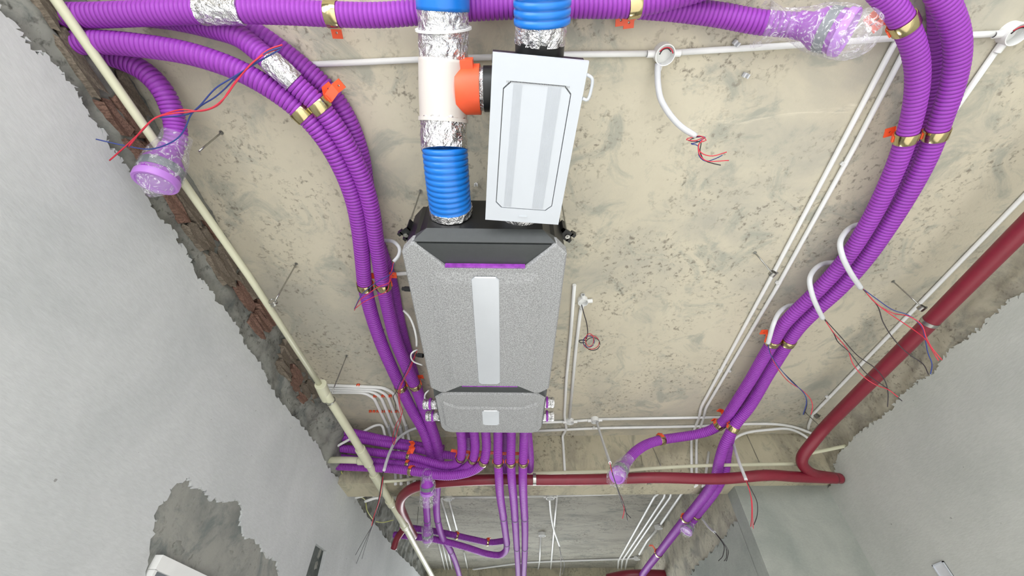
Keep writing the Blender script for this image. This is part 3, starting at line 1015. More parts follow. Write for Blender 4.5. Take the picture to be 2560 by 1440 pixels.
adaptor('bagged outlet standing in front of the left end of the red pipe', at(1068, 1190, 1.20), at(1069, 1234, 1.12), 0.034, 0.046,
        [(1068, 1180, 1.205), (1068, 1195, 1.195), (1070, 1215, 1.16), (1070, 1236, 1.12), (1072, 1254, 1.09)], [0.030, 0.042, 0.054, 0.056, 0.066])
adaptor('small bagged outlet hanging in the next room above the bottom edge', at(1067, 1318, 1.225), at(1070, 1352, 1.14), 0.030, 0.044,
        [(1067, 1306, 1.23), (1068, 1322, 1.215), (1070, 1345, 1.15), (1068, 1358, 1.12), (1066, 1368, 1.10)], [0.036, 0.046, 0.054, 0.046, 0.014])
adaptor('small bagged outlet beside the diagonal pipe in the next room', at(1727, 1305, 1.262), at(1715, 1330, 1.18), 0.032, 0.046,
        [(1729, 1302, 1.265), (1722, 1314, 1.23), (1716, 1328, 1.185), (1712, 1338, 1.16)], [0.040, 0.050, 0.056, 0.040])

# ------------------------------------------------------------------ ventilation unit
UC = Vector((-0.119, 0.875, 0))
ROT = Matrix.Translation(UC) @ Matrix.Rotation(math.radians(2.0), 4, 'Z')
ZB = CAM_Z + 1.19
unit = thing('ventilation_unit', 'grey speckled ceiling ventilation unit with black front and silver badges', 'ventilation unit', (UC.x, UC.y + 0.7, ZB))
w = 0.307
main = [(-w, 0.045), (-w + 0.040, 0.002), (-w + 0.052, 0.0), (-0.155, 0.112), (0.155, 0.112), (w - 0.052, 0.0), (w - 0.040, 0.002), (w, 0.045),
        (w, 0.925), (w - 0.045, 0.965), (w - 0.075, 0.967), (0.145, 0.908), (-0.145, 0.908), (-w + 0.075, 0.967), (-w + 0.045, 0.965), (-w, 0.925)]
sh = prism('main_cover', main, ZB, ZB + 0.05, M['speckle'], unit, 0.006, 0.008, ROT)
rear = [(-w + 0.012, 1.02), (-w + 0.055, 0.978), (w - 0.055, 0.978), (w - 0.012, 1.02), (w - 0.012, 1.33), (w - 0.03, 1.375), (w - 0.07, 1.392), (-w + 0.07, 1.392), (-w + 0.03, 1.375), (-w + 0.012, 1.33)]
sr = prism('rear_cover', rear, ZB, ZB + 0.05, M['speckle'], unit, 0.006, 0.010, ROT)


def raised(name, poly, z, h, m, parent, inset=0.01):
    return prism(name, poly, z - h, z + 0.002, m, parent, inset, h * 0.9, ROT)


# raised centre fields of the two covers (facets)
raised('centre_field', [(-0.205, 0.135), (0.205, 0.135), (0.225, 0.20), (0.225, 0.83), (0.20, 0.89), (-0.20, 0.89), (-0.225, 0.83), (-0.225, 0.20)], ZB, 0.010, M['speckle'], sh, 0.05)
raised('centre_field', [(-0.17, 1.10), (0.17, 1.10), (0.255, 1.05), (0.27, 1.08), (0.27, 1.30), (0.23, 1.355), (-0.23, 1.355), (-0.27, 1.30), (-0.27, 1.08), (-0.255, 1.05)], ZB, 0.008, M['speckle'], sr, 0.014)
bw = 0.0545
raised('badge_strip', [(-bw + 0.014, 0.150), (bw - 0.014, 0.150), (bw, 0.166), (bw, 0.850), (bw - 0.014, 0.866), (-bw + 0.014, 0.866), (-bw, 0.850), (-bw, 0.166)], ZB - 0.010, 0.004, M['silver'], sh, 0.002)
bw = 0.048
raised('badge_square', [(-bw + 0.012, 1.125), (bw - 0.012, 1.125), (bw, 1.14), (bw, 1.265), (bw - 0.012, 1.28), (-bw + 0.012, 1.28), (-bw, 1.265), (-bw, 1.14)], ZB - 0.008, 0.004, M['silver'], sr, 0.002)
# black body above the covers
body = [(-w + 0.004, 0.05), (-w + 0.044, 0.006), (w - 0.044, 0.006), (w - 0.004, 0.05), (w - 0.004, 1.34), (w - 0.06, 1.385), (-w + 0.06, 1.385), (-w + 0.004, 1.34)]
prism('body', body, ZB + 0.03, CAM_Z + 1.45, M['black'], unit, 0, 0, ROT)
# front: duct face and sloped charcoal panel
bm = bmesh.new()
zf, zt_ = CAM_Z + 1.25, CAM_Z + 1.45
A = [bm.verts.new(v) for v in ((-0.262, 0.0, ZB + 0.012), (0.262, 0.0, ZB + 0.012), (0.262, 0.003, ZB + 0.012), (-0.262, 0.003, ZB + 0.012))]
Bv = [bm.verts.new(v) for v in ((-0.2145, -0.026, zf), (0.2145, -0.026, zf), (0.262, 0.004, zf), (-0.262, 0.004, zf))]
for i in range(4):
    bm.faces.new((A[i], A[(i + 1) % 4], Bv[(i + 1) % 4], Bv[i]))
bm.faces.new(A)
bm.faces.new(Bv[::-1])
bmesh.ops.transform(bm, matrix=ROT, verts=bm.verts)
link('front_slope', bm_mesh('front_slope', bm), M['charcoal'], unit)
prism('duct_face', [(-0.215, -0.026), (0.215, -0.026), (0.262, 0.02), (-0.262, 0.02)], zf, zt_, M['black'], unit, 0, 0, ROT)
# the dark recessed wedge behind the front seam, and the violet lip
bm = bmesh.new()
vs = [bm.verts.new(v) for v in ((-0.258, 0.0085, ZB + 0.010), (0.258, 0.0085, ZB + 0.010), (0.165, 0.116, ZB + 0.020), (-0.165, 0.116, ZB + 0.020),
                               (-0.258, 0.0085, ZB + 0.045), (0.258, 0.0085, ZB + 0.045), (0.165, 0.116, ZB + 0.045), (-0.165, 0.116, ZB + 0.045))]
for f in ((0, 1, 2, 3), (7, 6, 5, 4), (0, 4, 5, 1), (1, 5, 6, 2), (2, 6, 7, 3), (3, 7, 4, 0)):
    bm.faces.new([vs[i] for i in f])
bmesh.ops.transform(bm, matrix=ROT, verts=bm.verts)
link('front_wedge', bm_mesh('front_wedge', bm), M['charcoal'], unit)
bm = bmesh.new()
box(bm, (-0.153, 0.106, ZB + 0.0005), (0.153, 0.114, ZB + 0.018))
bmesh.ops.transform(bm, matrix=ROT, verts=bm.verts)
link('violet_lip', bm_mesh('violet_lip', bm), M['magenta'], unit)
bm = bmesh.new()
box(bm, (-0.143, 0.902, ZB - 0.0005), (0.143, 0.910, ZB + 0.016))
bmesh.ops.transform(bm, matrix=ROT, verts=bm.verts)
link('violet_lip', bm_mesh('violet_lip', bm), M['magenta'], unit)
prism('rear_seam', [(-w + 0.010, 0.95), (-0.15, 0.905), (0.15, 0.905), (w - 0.010, 0.95), (w - 0.006, 1.03), (-w + 0.006, 1.03)], ZB + 0.012, ZB + 0.045, M['charcoal'], unit, 0, 0, ROT)
# hanger brackets at the front corners
for s, lab in ((-1, 'left'), (1, 'right')):
    o_ = ROT @ Vector((s * (w - 0.01), 0.052, CAM_Z + 1.375))
    bm = bmesh.new()
    a_ = math.radians(2 + 40 * s)
    Rm = Matrix.Translation(o_) @ Matrix.Rotation(math.radians(35 * s), 4, 'Z')
    box(bm, (-0.004, -0.022, -0.028), (s * 0.050, 0.022, -0.022))
    box(bm, (s * 0.044, -0.022, -0.028), (s * 0.064, -0.008, -0.004))
    box(bm, (s * 0.044, 0.008, -0.028), (s * 0.064, 0.022, -0.004))
    box(bm, (-0.004, -0.022, -0.028), (s * 0.010, 0.022, 0.03))
    bmesh.ops.transform(bm, matrix=Rm, verts=bm.verts)
    br = link('hanger_bracket', bm_mesh('hanger_bracket', bm), M['black'], unit)
    hc = Rm @ Vector((s * 0.036, 0, -0.028))
    lathe('nut', hc, (0, 0, -1), [(0, 0.0001), (0, 0.010), (0.006, 0.010), (0.006, 0.004), (0.012, 0.004), (0.012, 0.0001)], M['steel'], br, 8, False)
    rod('rod holding the front %s corner of the ventilation unit' % lab, Vector((hc.x, hc.y, ZP)), hc)
# small black plug on the unit's left flank
for px, py in ((1012, 722), (1045, 888)):
    c = at(px, py, 1.36)
    lathe('cable_gland', c, (-1, 0.1, 0.2), [(-0.03, 0.0001), (-0.03, 0.012), (0.0, 0.012), (0.0, 0.009), (0.012, 0.009), (0.012, 0.0001)], M['black'], unit, 10, False)


# foil-wrapped stub outlets on the flanks
def stub_outlet(label, px, py, Z, sgn):
    c = at(px, py, Z)
    th = thing('stub_outlet', label, 'duct stub', c, 'foil-wrapped stubs on the unit flanks')
    d = Vector((sgn, 0.03, 0))
    jit = RNG.uniform(-0.0015, 0.0015, (8, 22))
    C = np.array([list(c + d * t) for t in np.linspace(-0.055, 0.012, 8)])
    link('foil_wrap', sweep_mesh('foil_wrap', C, 0.029, 22, True, jit), M['foil'], th)
    lathe('purple_ring', c, d, [(-0.018, 0.029), (-0.018, 0.034), (-0.006, 0.034), (-0.006, 0.029)], M['purple'], th, 22)
    lathe('foil_cap', c + d * 0.012, d, [(0, 0.029), (0.010, 0.031), (0.018, 0.028), (0.020, 0.001)], M['foil'], th, 22)


stub_outlet('foil-wrapped stub on the right flank of the unit, nearer the seam', 1372, 1006, 1.27, 1)
stub_outlet('foil-wrapped stub on the right flank of the unit, nearer the rear', 1372, 1040, 1.27, 1)
stub_outlet('foil-wrapped stub on the left flank of the unit, nearer the seam', 1072, 1010, 1.27, -1)
stub_outlet('foil-wrapped stub on the left flank of the unit, nearer the rear', 1078, 1040, 1.27, -1)


# ------------------------------------------------------------------ blue ducts, white tee, valve box
def dsec(kind, name, pts, r, m, parent, seg=40):
    if kind == 'corr':
        me, C = corrugated(name, pts, r, M[m], 0.0205, 0.007, seg, 0.62)
        return link(name, me, M[m], parent)
    C = catmull(path(pts), 0.016 if m == 'foil' else 0.010)
    jit = RNG.uniform(-1, 1, (len(C), seg)) * (0.0028 if m == 'foil' else 0.0)
    return link(name, sweep_mesh(name, C, r, seg, True, jit, m != 'foil'), M[m], parent)


d1 = thing('air_duct', 'blue duct with foil joints and white tee on the left', 'duct', at(1110, 200, 1.46), 'blue air ducts')
dsec('tube', 'duct_end', [(1102, -90, 1.53), (1106, -20, 1.525), (1108, 26, 1.52)], 0.083, 'blue', d1)
dsec('tube', 'foil_joint', [(1108, 20, 1.52), (1109, 80, 1.51), (1110, 156, 1.485)], 0.0795, 'foil', d1)
dsec('tube', 'tee_fitting', [(1109, 150, 1.485), (1108, 220, 1.46), (1109, 302, 1.43)], 0.0815, 'tee', d1)
dsec('tube', 'foil_joint', [(1109, 298, 1.43), (1110, 335, 1.405), (1112, 376, 1.375)], 0.0805, 'foil', d1)
dsec('corr', 'corrugated_duct', [(1112, 366, 1.38), (1117, 430, 1.36), (1124, 500, 1.35), (1127, 522, 1.35)], 0.080, 'blue', d1)
dsec('tube', 'foil_joint', [(1126, 516, 1.35), (1128, 532, 1.35)], 0.0825, 'foil', d1)
lathe('tee_rim', at(1109, 300, 1.43), at(1109, 310, 1.425) - at(1109, 300, 1.43), [(-0.006, 0.081), (-0.006, 0.086), (0.006, 0.086), (0.006, 0.081)], M['tee'], d1, 40)
lathe('cable_tie', at(1109, 72, 1.512), Vector((0, 1, -0.06)), [(-0.003, 0.079), (-0.003, 0.090), (0.003, 0.090), (0.003, 0.079)], M['white'], d1, 40)
d2 = thing('air_duct', 'blue duct with foil joint leading to the white panel box', 'duct', at(1354, 20, 1.35), 'blue air ducts')
dsec('corr', 'corrugated_duct', [(1356, -130, 1.35), (1356, -40, 1.35), (1355, 62, 1.35)], 0.080, 'blue', d2)
dsec('tube', 'foil_joint', [(1354, 58, 1.35), (1351, 92, 1.35), (1350, 108, 1.35)], 0.0725, 'foil', d2)

vb = thing('valve_box', 'white rectangular access panel under a black valve box between the ducts', 'valve box', at(1340, 340, 1.24))
pc = [at(1233, 133, 1.22), at(1472, 153, 1.22), at(1397, 560, 1.22), at(1212, 551, 1.22)]
ctr = sum(pc, Vector()) / 4
ey = ((pc[3] - pc[0]) + (pc[2] - pc[1])).normalized()
ex = Vector((ey.y, -ey.x, 0))
hx = sum(abs((p - ctr).dot(ex)) for p in pc) / 4
hy = sum(abs((p - ctr).dot(ey)) for p in pc) / 4
PM = Matrix((ex, ey, Vector((0, 0, 1)))).transposed().to_4x4()
PM = Matrix.Translation(ctr) @ PM


def oct_(a, b, c, dy=0.0):
    return [(-a, -b + c + dy), (-a + c, -b + dy), (a - c, -b + dy), (a, -b + c + dy), (a, b - c + dy), (a - c, b + dy), (-a + c, b + dy), (-a, b - c + dy)]


# frame ring with an octagonal opening, inner panel set into it with a narrow gap
ia, ib, ic, iy = hx * 0.745, hy * 0.775, 0.020, 0.006
bm = bmesh.new()
inn = oct_(ia, ib, ic, iy)
outr = [(-hx, -hy * 0.86), (-hx * 0.9, -hy), (hx * 0.9, -hy), (hx, -hy * 0.86), (hx, hy * 0.86), (hx * 0.9, hy), (-hx * 0.9, hy), (-hx, hy * 0.86)]
corner = [(-hx, -hy), (hx, -hy), (hx, hy), (-hx, hy)]
lv = []
for z in (0.0, 0.014):
    lv.append(([bm.verts.new((x, y, z)) for x, y in outr], [bm.verts.new((x, y, z)) for x, y in inn], [bm.verts.new((x, y, z)) for x, y in corner]))
for z in (0, 1):
    O, I, K = lv[z]
    for i in range(8):
        bm.faces.new((O[i], O[(i + 1) % 8], I[(i + 1) % 8], I[i]))
    for k, (i, j) in enumerate(((0, 1), (2, 3), (4, 5), (6, 7))):
        bm.faces.new((O[i], K[k], O[j]))
loop0 = [lv[0][0][0], lv[0][2][0], lv[0][0][1], lv[0][0][2], lv[0][2][1], lv[0][0][3], lv[0][0][4], lv[0][2][2], lv[0][0][5], lv[0][0][6], lv[0][2][3], lv[0][0][7]]
loop1 = [lv[1][0][0], lv[1][2][0], lv[1][0][1], lv[1][0][2], lv[1][2][1], lv[1][0][3], lv[1][0][4], lv[1][2][2], lv[1][0][5], lv[1][0][6], lv[1][2][3], lv[1][0][7]]
for i in range(12):
    bm.faces.new((loop0[i], loop0[(i + 1) % 12], loop1[(i + 1) % 12], loop1[i]))
for i in range(8):
    bm.faces.new((lv[0][1][i], lv[0][1][(i + 1) % 8], lv[1][1][(i + 1) % 8], lv[1][1][i]))
bmesh.ops.transform(bm, matrix=PM, verts=bm.verts)
fr = link('panel_frame', bm_mesh('panel_frame', bm), M['panel'], vb)
prism('inner_panel', oct_(ia - 0.0028, ib - 0.0028, ic, iy), 0.0, 0.010, M['panel'], vb, 0, 0, PM)
prism('gasket', oct_(ia + 0.004, ib + 0.004, ic, iy), 0.010, 0.013, M['groove'], vb, 0, 0, PM)
bm = bmesh.new()
for x0, n_ in ((-0.70, 8), (0.30, 12)):
    for k in range(n_):
        x = ia * (x0 + k * 0.034)
        box(bm, (x - 0.0005, -ib * 0.965 + iy, -0.0011), (x + 0.0005, ib * 0.965 + iy, 0.0005))
bmesh.ops.transform(bm, matrix=PM, verts=bm.verts)
link('grille_ribs', bm_mesh('grille_ribs', bm), M['rib'], vb)['kind'] = 'stuff'
bm = bmesh.new()
for k in range(44):
    x = -ia * 0.9 + ia * 1.8 * k / 43
    if abs(x) > ia * 0.12 or True:
        box(bm, (x - 0.0007, -ib + iy + 0.000, -0.0012), (x + 0.0007, -ib + iy + 0.005, 0.001))
bmesh.ops.transform(bm, matrix=PM, verts=bm.verts)
link('hinge_teeth', bm_mesh('hinge_teeth', bm), M['groove'], vb)['kind'] = 'stuff'
bm = bmesh.new()
box(bm, (-0.014, hy * 0.90, -0.0025), (0.014, hy * 0.915, 0.004))
bmesh.ops.transform(bm, matrix=PM, verts=bm.verts)
link('latch', bm_mesh('latch', bm), M['panel'], vb)
# black box above the panel
bm = bmesh.new()
box(bm, (-hx * 0.86, -hy * 0.80, 0.014), (hx * 0.86, hy * 0.74, 0.215))
bmesh.ops.bevel(bm, geom=bm.edges[:], offset=0.006, segments=2, affect='EDGES')
bmesh.ops.transform(bm, matrix=PM, verts=bm.verts)
link('box_body', bm_mesh('box_body', bm), M['black'], vb)
# collars to the ducts
c0 = at(1350, 104, 1.35)
lathe('collar', c0, at(1348, 150, 1.35) - c0, [(-0.004, 0.066), (-0.004, 0.072), (0.05, 0.072), (0.05, 0.079), (0.075, 0.079), (0.075, 0.001)], M['black'], vb, 36)
c1 = at(1300, 470, 1.35)
lathe('foil_collar', c1, at(1302, 530, 1.35) - c1, [(0, 0.001), (0, 0.076), (0.10, 0.077), (0.13, 0.080), (0.19, 0.079)], M['foil'], vb, 36)
bm = bmesh.new()
box(bm, (-hx * 1.02, -hy * 0.93, 0.05), (hx * 1.02, -hy * 0.86, 0.12))
bmesh.ops.transform(bm, matrix=PM, verts=bm.verts)
link('mounting_bar', bm_mesh('mounting_bar', bm), M['black'], vb)
tube('handle', [(1466, 186, 1.225), (1480, 196, 1.225), (1480, 214, 1.225), (1468, 250, 1.225), (1456, 246, 1.225)], 0.0045, M['panel'], vb, 0.006, 10)
# side port: orange ring, foil and black ring from the tee to the box
s0 = at(1166, 224, 1.455)
sx = Vector((1, 0.02, 0))
lathe('branch_ring', s0 + Vector((-0.03, 0, 0)), sx, [(0, 0.001), (0, 0.074), (0.028, 0.078), (0.078, 0.078), (0.078, 0.001)], M['orange'], d1, 40)
lathe('branch_foil', s0 + Vector((0.044, 0, 0)), sx, [(0, 0.066), (0.022, 0.068), (0.022, 0.001)], M['foil'], d1, 36)
lathe('branch_flange', s0 + Vector((0.060, 0, 0)), sx, [(0, 0.001), (0, 0.071), (0.034, 0.071), (0.034, 0.001)], M['black'], d1, 40)
bm = bmesh.new()
bb = s0 + Vector((0.010, -0.088, -0.008))
box(bm, bb + Vector((-0.020, -0.006, -0.022)), bb + Vector((0.020, 0.018, 0.02)))
link('branch_latch', bm_mesh('branch_latch', bm), M['orange'], d1)

# ------------------------------------------------------------------ red pipes
rp = thing('sprinkler_pipe', 'dark red pipe running along the right wall and elbowing down at the beam', 'pipe', at(2330, 800, 1.44), 'dark red pipes')
RR = 0.0375
tube('pipe_run', bent([(2800, 330, 1.45), (2560, 568, 1.45), (2320, 810, 1.45), (2058, 1072, 1.44), (1996, 1152, 1.31), (2028, 1186, 1.268), (2100, 1196, 1.275)], 0.13), RR, M['red'], rp, 0.015, 24)
rp2 = thing('sprinkler_pipe', 'dark red pipe crossing the beam and bending away at its left end', 'pipe', at(1640, 1197, 1.25), 'dark red pipes')
tube('pipe_run', [(2088, 1196, 1.262), (1990, 1192, 1.245), (1920, 1188, 1.235), (1800, 1197, 1.222), (1640, 1194, 1.235), (1480, 1199, 1.243), (1340, 1200, 1.243), (1240, 1199, 1.243), (1150, 1202, 1.243), (1085, 1208, 1.243), (1040, 1217, 1.243), (1008, 1238, 1.243), (1000, 1262, 1.24), (1010, 1292, 1.235), (1024, 1322, 1.23), (1034, 1340, 1.22)], RR, M['red'], rp2, 0.015, 24)
rp3 = thing('sprinkler_pipe', 'short dark red stub poking from the left wall behind the drain', 'pipe', at(1000, 1340, 1.25), 'dark red pipes')
tube('pipe_run', [(1018, 1316, 1.31), (1004, 1330, 1.28), (992, 1348, 1.23), (984, 1372, 1.16)], 0.030, M['red'], rp3, 0.012, 20)
rp4 = thing('sprinkler_pipe', 'dark red pipe glimpsed crossing at the bottom edge beyond the diagonal pipe', 'pipe', at(1630, 1440, 1.2), 'dark red pipes')
tube('pipe_run', [(1520, 1446, 1.27), (1570, 1437, 1.27), (1640, 1436, 1.27), (1720, 1442, 1.27), (1800, 1450, 1.27)], 0.05, M['red'], rp4, 0.03, 24)


def ring(parent, c, t, r=RR, wd=0.022):
    lathe('pipe_band', c, t, [(-wd / 2, r), (-wd / 2, r + 0.003), (wd / 2, r + 0.003), (wd / 2, r), (-wd / 2, r)], M['steel'], parent, 28)


ring(rp, at(2326, 804, 1.45), at(2320, 810, 1.45) - at(2560, 568, 1.45))
ring(rp, at(2053, 1078, 1.436), at(2058, 1072, 1.44) - at(2320, 810, 1.45))
for px in (1336, 1620, 1916):
    p_ = at(px, 1198 if px != 1620 else 1195, 1.243)
    if px == 1916:
        p_ = at(1916, 1188, 1.25)
    ring(rp2, p_, (1, 0.02, 0))

# ------------------------------------------------------------------ cream drain
dr = thing('drain_pipe', 'cream plastic drain pipe stepping up in size along the left wall', 'pipe', at(830, 985, 1.40))
tube('thin_run', [at(140, 0, 1.535) + (at(140, 0, 1.535) - at(622, 690, 1.445)) * 0.4, (140, 0, 1.535), (622, 690, 1.445), (806, 972, 1.41)], 0.0155, M['cream'], dr, 0.04, 18, False)
tube('reducer_coupling', [(801, 960, 1.41), (812, 985, 1.41), (818, 996, 1.41)], 0.034, M['cream'], dr, 0.01, 22)
tube('thick_run', [(812, 980, 1.41), (846, 1034, 1.385), (905, 1130, 1.33), (934, 1182, 1.30), (952, 1214, 1.275), (1002, 1298, 1.20), (1036, 1360, 1.18), (1080, 1440, 1.16), (1112, 1500, 1.15)], 0.0265, M['cream'], dr, 0.04, 20)
for a, b in (((900, 1122, 1.335), (922, 1160, 1.312)), ((934, 1184, 1.30), (956, 1220, 1.28)), ((973, 1250, 1.243), (980, 1261, 1.233)), ((1009, 1311, 1.196), (1013, 1318, 1.194))):
    tube('coupling', [a, b], 0.0345, M['cream'], dr, 0.01, 22)
tube('side_branch', [(916, 1152, 1.325), (870, 1150, 1.345), (820, 1150, 1.40), (770, 1150, 1.45)], 0.024, M['cream'], dr, 0.02, 18)
tube('side_branch_socket', [(918, 1152, 1.322), (897, 1152, 1.330)], 0.030, M['cream'], dr, 0.01, 18)
dr2 = thing('drain_pipe', 'thin cream pipe crossing in front of the beam above the red pipe', 'pipe', at(1640, 1170, 1.36))
tube('pipe_run', [(952, 1204, 1.29), (1010, 1200, 1.31), (1060, 1193, 1.325), (1150, 1188, 1.33), (1330, 1183, 1.335), (1540, 1177, 1.34), (1640, 1170, 1.345), (1760, 1164, 1.35), (1900, 1161, 1.355), (1990, 1160, 1.355)], 0.0125, M['cream'], dr2, 0.03, 14)
dr3 = thing('drain_pipe', 'cream pipe end poking from the right wall behind the red elbow', 'pipe', at(2060, 1128, 1.36))
tube('pipe_run', [(2018, 1134, 1.36), (2060, 1126, 1.40), (2118, 1114, 1.46)], 0.0125, M['cream'], dr3, 0.03, 14)


def wire_tie(label, px, py, Z, rodtop):
    """hanger rod with a wound steel strap round the drain"""
    b = at(px, py, Z)
    th = rod(label, at(rodtop[0], rodtop[1], CEIL), b, 0.0036)
    return th


h1 = wire_tie('hanger rod holding the thin drain near the bagged outlet', 498, 378 + 0, 1.52, (554, 331))
h2 = wire_tie('hanger rod tied to the thin drain halfway down the left wall', 688, 752, 1.43, (741, 659))
h3 = wire_tie('hanger rod tied below the drain coupling', 828, 986, 1.42, (867, 889))
for h, p, q in ((h2, (684, 757, 1.42), (700, 784, 1.42)), (h3, (826, 1002, 1.40), (840, 1026, 1.39))):
    c = at(*p)
    t = at(*q) - c
    rr = 0.017 if h is h2 else 0.0295
    for k in (-1, 1):
        lathe('strap', c + t.normalized() * 0.008 * k, t + Vector((0.03 * k, 0, 0)), [(-0.003, rr), (-0.003, rr + 0.002), (0.003, rr + 0.002), (0.003, rr), (-0.003, rr)], M['steel'], h, 20)
rod('hanger rod reaching the conduit clamp left of the right-hand pair', at(1887, 631, CEIL), at(1930, 682, 1.60))
rod('hanger rod beside the red pipe clamp on the right wall', at(2232, 703, CEIL), at(2300, 764, 1.52))
rod('hanger rod at the elbow end of the red wall pipe', at(2012, 1030, CEIL), at(2046, 1062, 1.50))
rod('hanger rod at the right end of the red cross pipe', at(1865, 1082, CEIL), at(1900, 1160, 1.36))
rod('thin hanger rod above the middle of the red cross pipe', at(1620, 1090, CEIL), at(1652, 1166, 1.36))
rod('thin hanger rod left of the hanging bagged outlet branch', at(1600, 1120, 1.66), at(1606, 1165, 1.36))
rod('hanger rod beside the left end of the red pipe in the next room', at(1046, 1268, CEIL), at(1043, 1312, 1.50))

# ------------------------------------------------------------------ white conduits on the ceiling
ZC = 1.688
YB = BY0 - 0.012
conduit('ceiling conduit from the left sweep to the round box right of the white panel', [(720, 164, ZC), (1045, 149, ZC), (1430, 136, ZC), (1632, 134, ZC)])
conduit('ceiling conduit from the round box to the right-hand pipe pair', [(1682, 132, ZC), (2000, 112, ZC), (2240, 95, ZC), (2420, 88, ZC), (2496, 84, ZC)])
conduit('short ceiling conduit leaving the top right corner box', [(2548, 80, ZC), (2640, 66, ZC)])
conduit('conduit slanting from the top right corner box behind the purple pair', [(2506, 104, ZC), (2378, 288, ZC), (2290, 420, ZC)])
conduit('left one of the twin conduits left of the right-hand pair', [(2243, 95, ZC), (2104, 360, ZC), (1937, 676, ZC), (1752, 1018, ZC), (1748, 1042, ZC), (1731, 1084, ZC), atY(1728, 1102, YB), atY(1729, 1190, YB), atY(1729, 1202, YB)], 0.0105, bend=0.05)
conduit('right one of the twin conduits left of the right-hand pair', [(2262, 126, ZC), (2137, 366, ZC), (1940, 722, ZC), (1764, 1020, ZC), (1759, 1044, ZC), (1744, 1084, ZC), atY(1741, 1102, YB), atY(1741, 1190, YB), atY(1741, 1202, YB)], 0.0105, bend=0.05)
conduit('third conduit coming down the beam beside the purple pair', [atY(1772, 1130, YB), atY(1764, 1190, YB), atY(1763, 1202, YB)])
conduit('ceiling conduit parallel to the red pipe along the right wall', [(2700, 345, ZC), (2560, 490, ZC), (2300, 758, ZC), (2032, 1036, ZC), (2022, 1062, ZC), atY(2018, 1082, YB)], 0.0105)
conduit('long thin conduit right of the unit, bending down the beam', [(1436, 712, ZC), (1427, 832, ZC), (1416, 945, ZC), (1411, 1040, ZC), (1416, 1072, ZC), (1406, 1090, ZC), atY(1408, 1110, YB), atY(1412, 1178, YB), atY(1412, 1210, YB)], bend=0.03)
conduit('conduit from the small box with coiled wire to the beam corner', [(1452, 772, ZC), (1440, 870, ZC), (1424, 1044, ZC)])
conduit('upper cross conduit in the beam corner between unit and box', [(1330, 1057, ZC), (1416, 1054, ZC)])
conduit('upper cross conduit between the two boxes at the beam corner', [(1434, 1053, ZC), (1478, 1050, ZC)])
conduit('upper cross conduit from the beam corner box to the purple pair', [(1496, 1048, ZC), (1740, 1044, ZC), (1850, 1042, ZC)])
conduit('lower cross conduit along the beam corner, arching to the right wall', [(1325, 1078, ZC), (1500, 1070, ZC), (1735, 1066, ZC), (1850, 1060, ZC), (1930, 1059, ZC), (1985, 1066, ZC), (2035, 1086, 1.66), (2060, 1104, 1.62), (2090, 1136, 1.53)], bend=0.12)
conduit('short arching conduit beside the dive of the purple pair', [(1826, 1112, 1.60), (1840, 1094, 1.65), (1866, 1082, 1.67), (1925, 1074, 1.675), (1968, 1072, 1.675), (2006, 1086, 1.66), (2040, 1112, 1.60)], raw=True)
conduit('stub of white conduit poking from the right wall', [(2046, 1092, 1.64), (2078, 1090, 1.66)])
# four-in-a-row on the left
quad = [[(780, 962), (894, 966), (960, 969), (986, 984), (1016, 1070)], [(780, 969), (894, 971), (945, 974), (968, 988), (1002, 1074)],
        [(780, 975), (894, 976), (930, 978), (952, 992), (986, 1074)], [(780, 981), (894, 981), (914, 983), (935, 995), (972, 1073)]]
names4 = ['outermost', 'second', 'third', 'innermost']
for k, q in enumerate(quad):
    xb = (1035, 1020, 1002, 988)[k]
    conduit('%s of the four bent conduits turning from the left wall to the beam' % names4[k],
            [(a, b, ZC) for a, b in q] + [atY(q[-1][0] + 6, 1094, YB), atY(xb, 1180, YB), atY(xb + 1, 1212, YB)], group='four conduits in a row', bend=0.06, r=0.0120)
    th_c = thing('conduit_coupler', '%s coupler where the four bent conduits meet the beam' % names4[k], 'coupler', at(q[-1][0], q[-1][1], ZC), 'couplers on the four conduits')
    p0, p1 = at(q[-1][0] - 2, q[-1][1] - 8, ZC), at(q[-1][0] + 2, q[-1][1] + 10, ZC)
    lathe('sleeve', p0, p1 - p0, [(0, 0.010), (0, 0.0135), ((p1 - p0).length, 0.0135), ((p1 - p0).length, 0.010)], M['flex'], th_c, 14)
conduit('white conduit rising from the left wall over the pipe bundle', [(800, 1139, 1.47), (827, 1124, 1.47), (900, 1084, 1.58), (938, 1064, 1.66), (954, 1064, 1.68), (962, 1088, 1.60), (966, 1110, 1.50)], 0.0105, raw=True)
conduit('grey flexible hose hanging over the left bundle with dark wires', [(1052, 1068, 1.66), (1030, 1074, 1.64), (1008, 1086, 1.58), (988, 1105, 1.48), (974, 1132, 1.36), (966, 1155, 1.27), (960, 1176, 1.20)], 0.0105, m='flex', raw=True, group='flexible conduit tails')
conduit('small white conduit tail with box by the drain tee', [(888, 1245, 1.32), (914, 1238, 1.34), (932, 1232, 1.36)], 0.010)
conduit('white conduit knuckle looping beside the drain tee', [(944, 1214, 1.36), (932, 1222, 1.36), (930, 1236, 1.36), (944, 1246, 1.36)], 0.010, raw=True)
conduit('short white conduit below the drain tee knuckle', [(912, 1254, 1.30), (934, 1246, 1.32), (950, 1243, 1.33)], 0.011)
conduit('short white conduit behind the left pipes beside the unit', [(900, 690, ZC), (1060, 681, ZC)])
conduit('curled grey sleeve between left pipes and unit front', [(926, 600, 1.67), (960, 601, 1.66), (985, 605, 1.62), (999, 622, 1.58), (996, 640, 1.55), (984, 654, 1.53)], 0.009, m='flex', raw=True, group='flexible conduit tails')
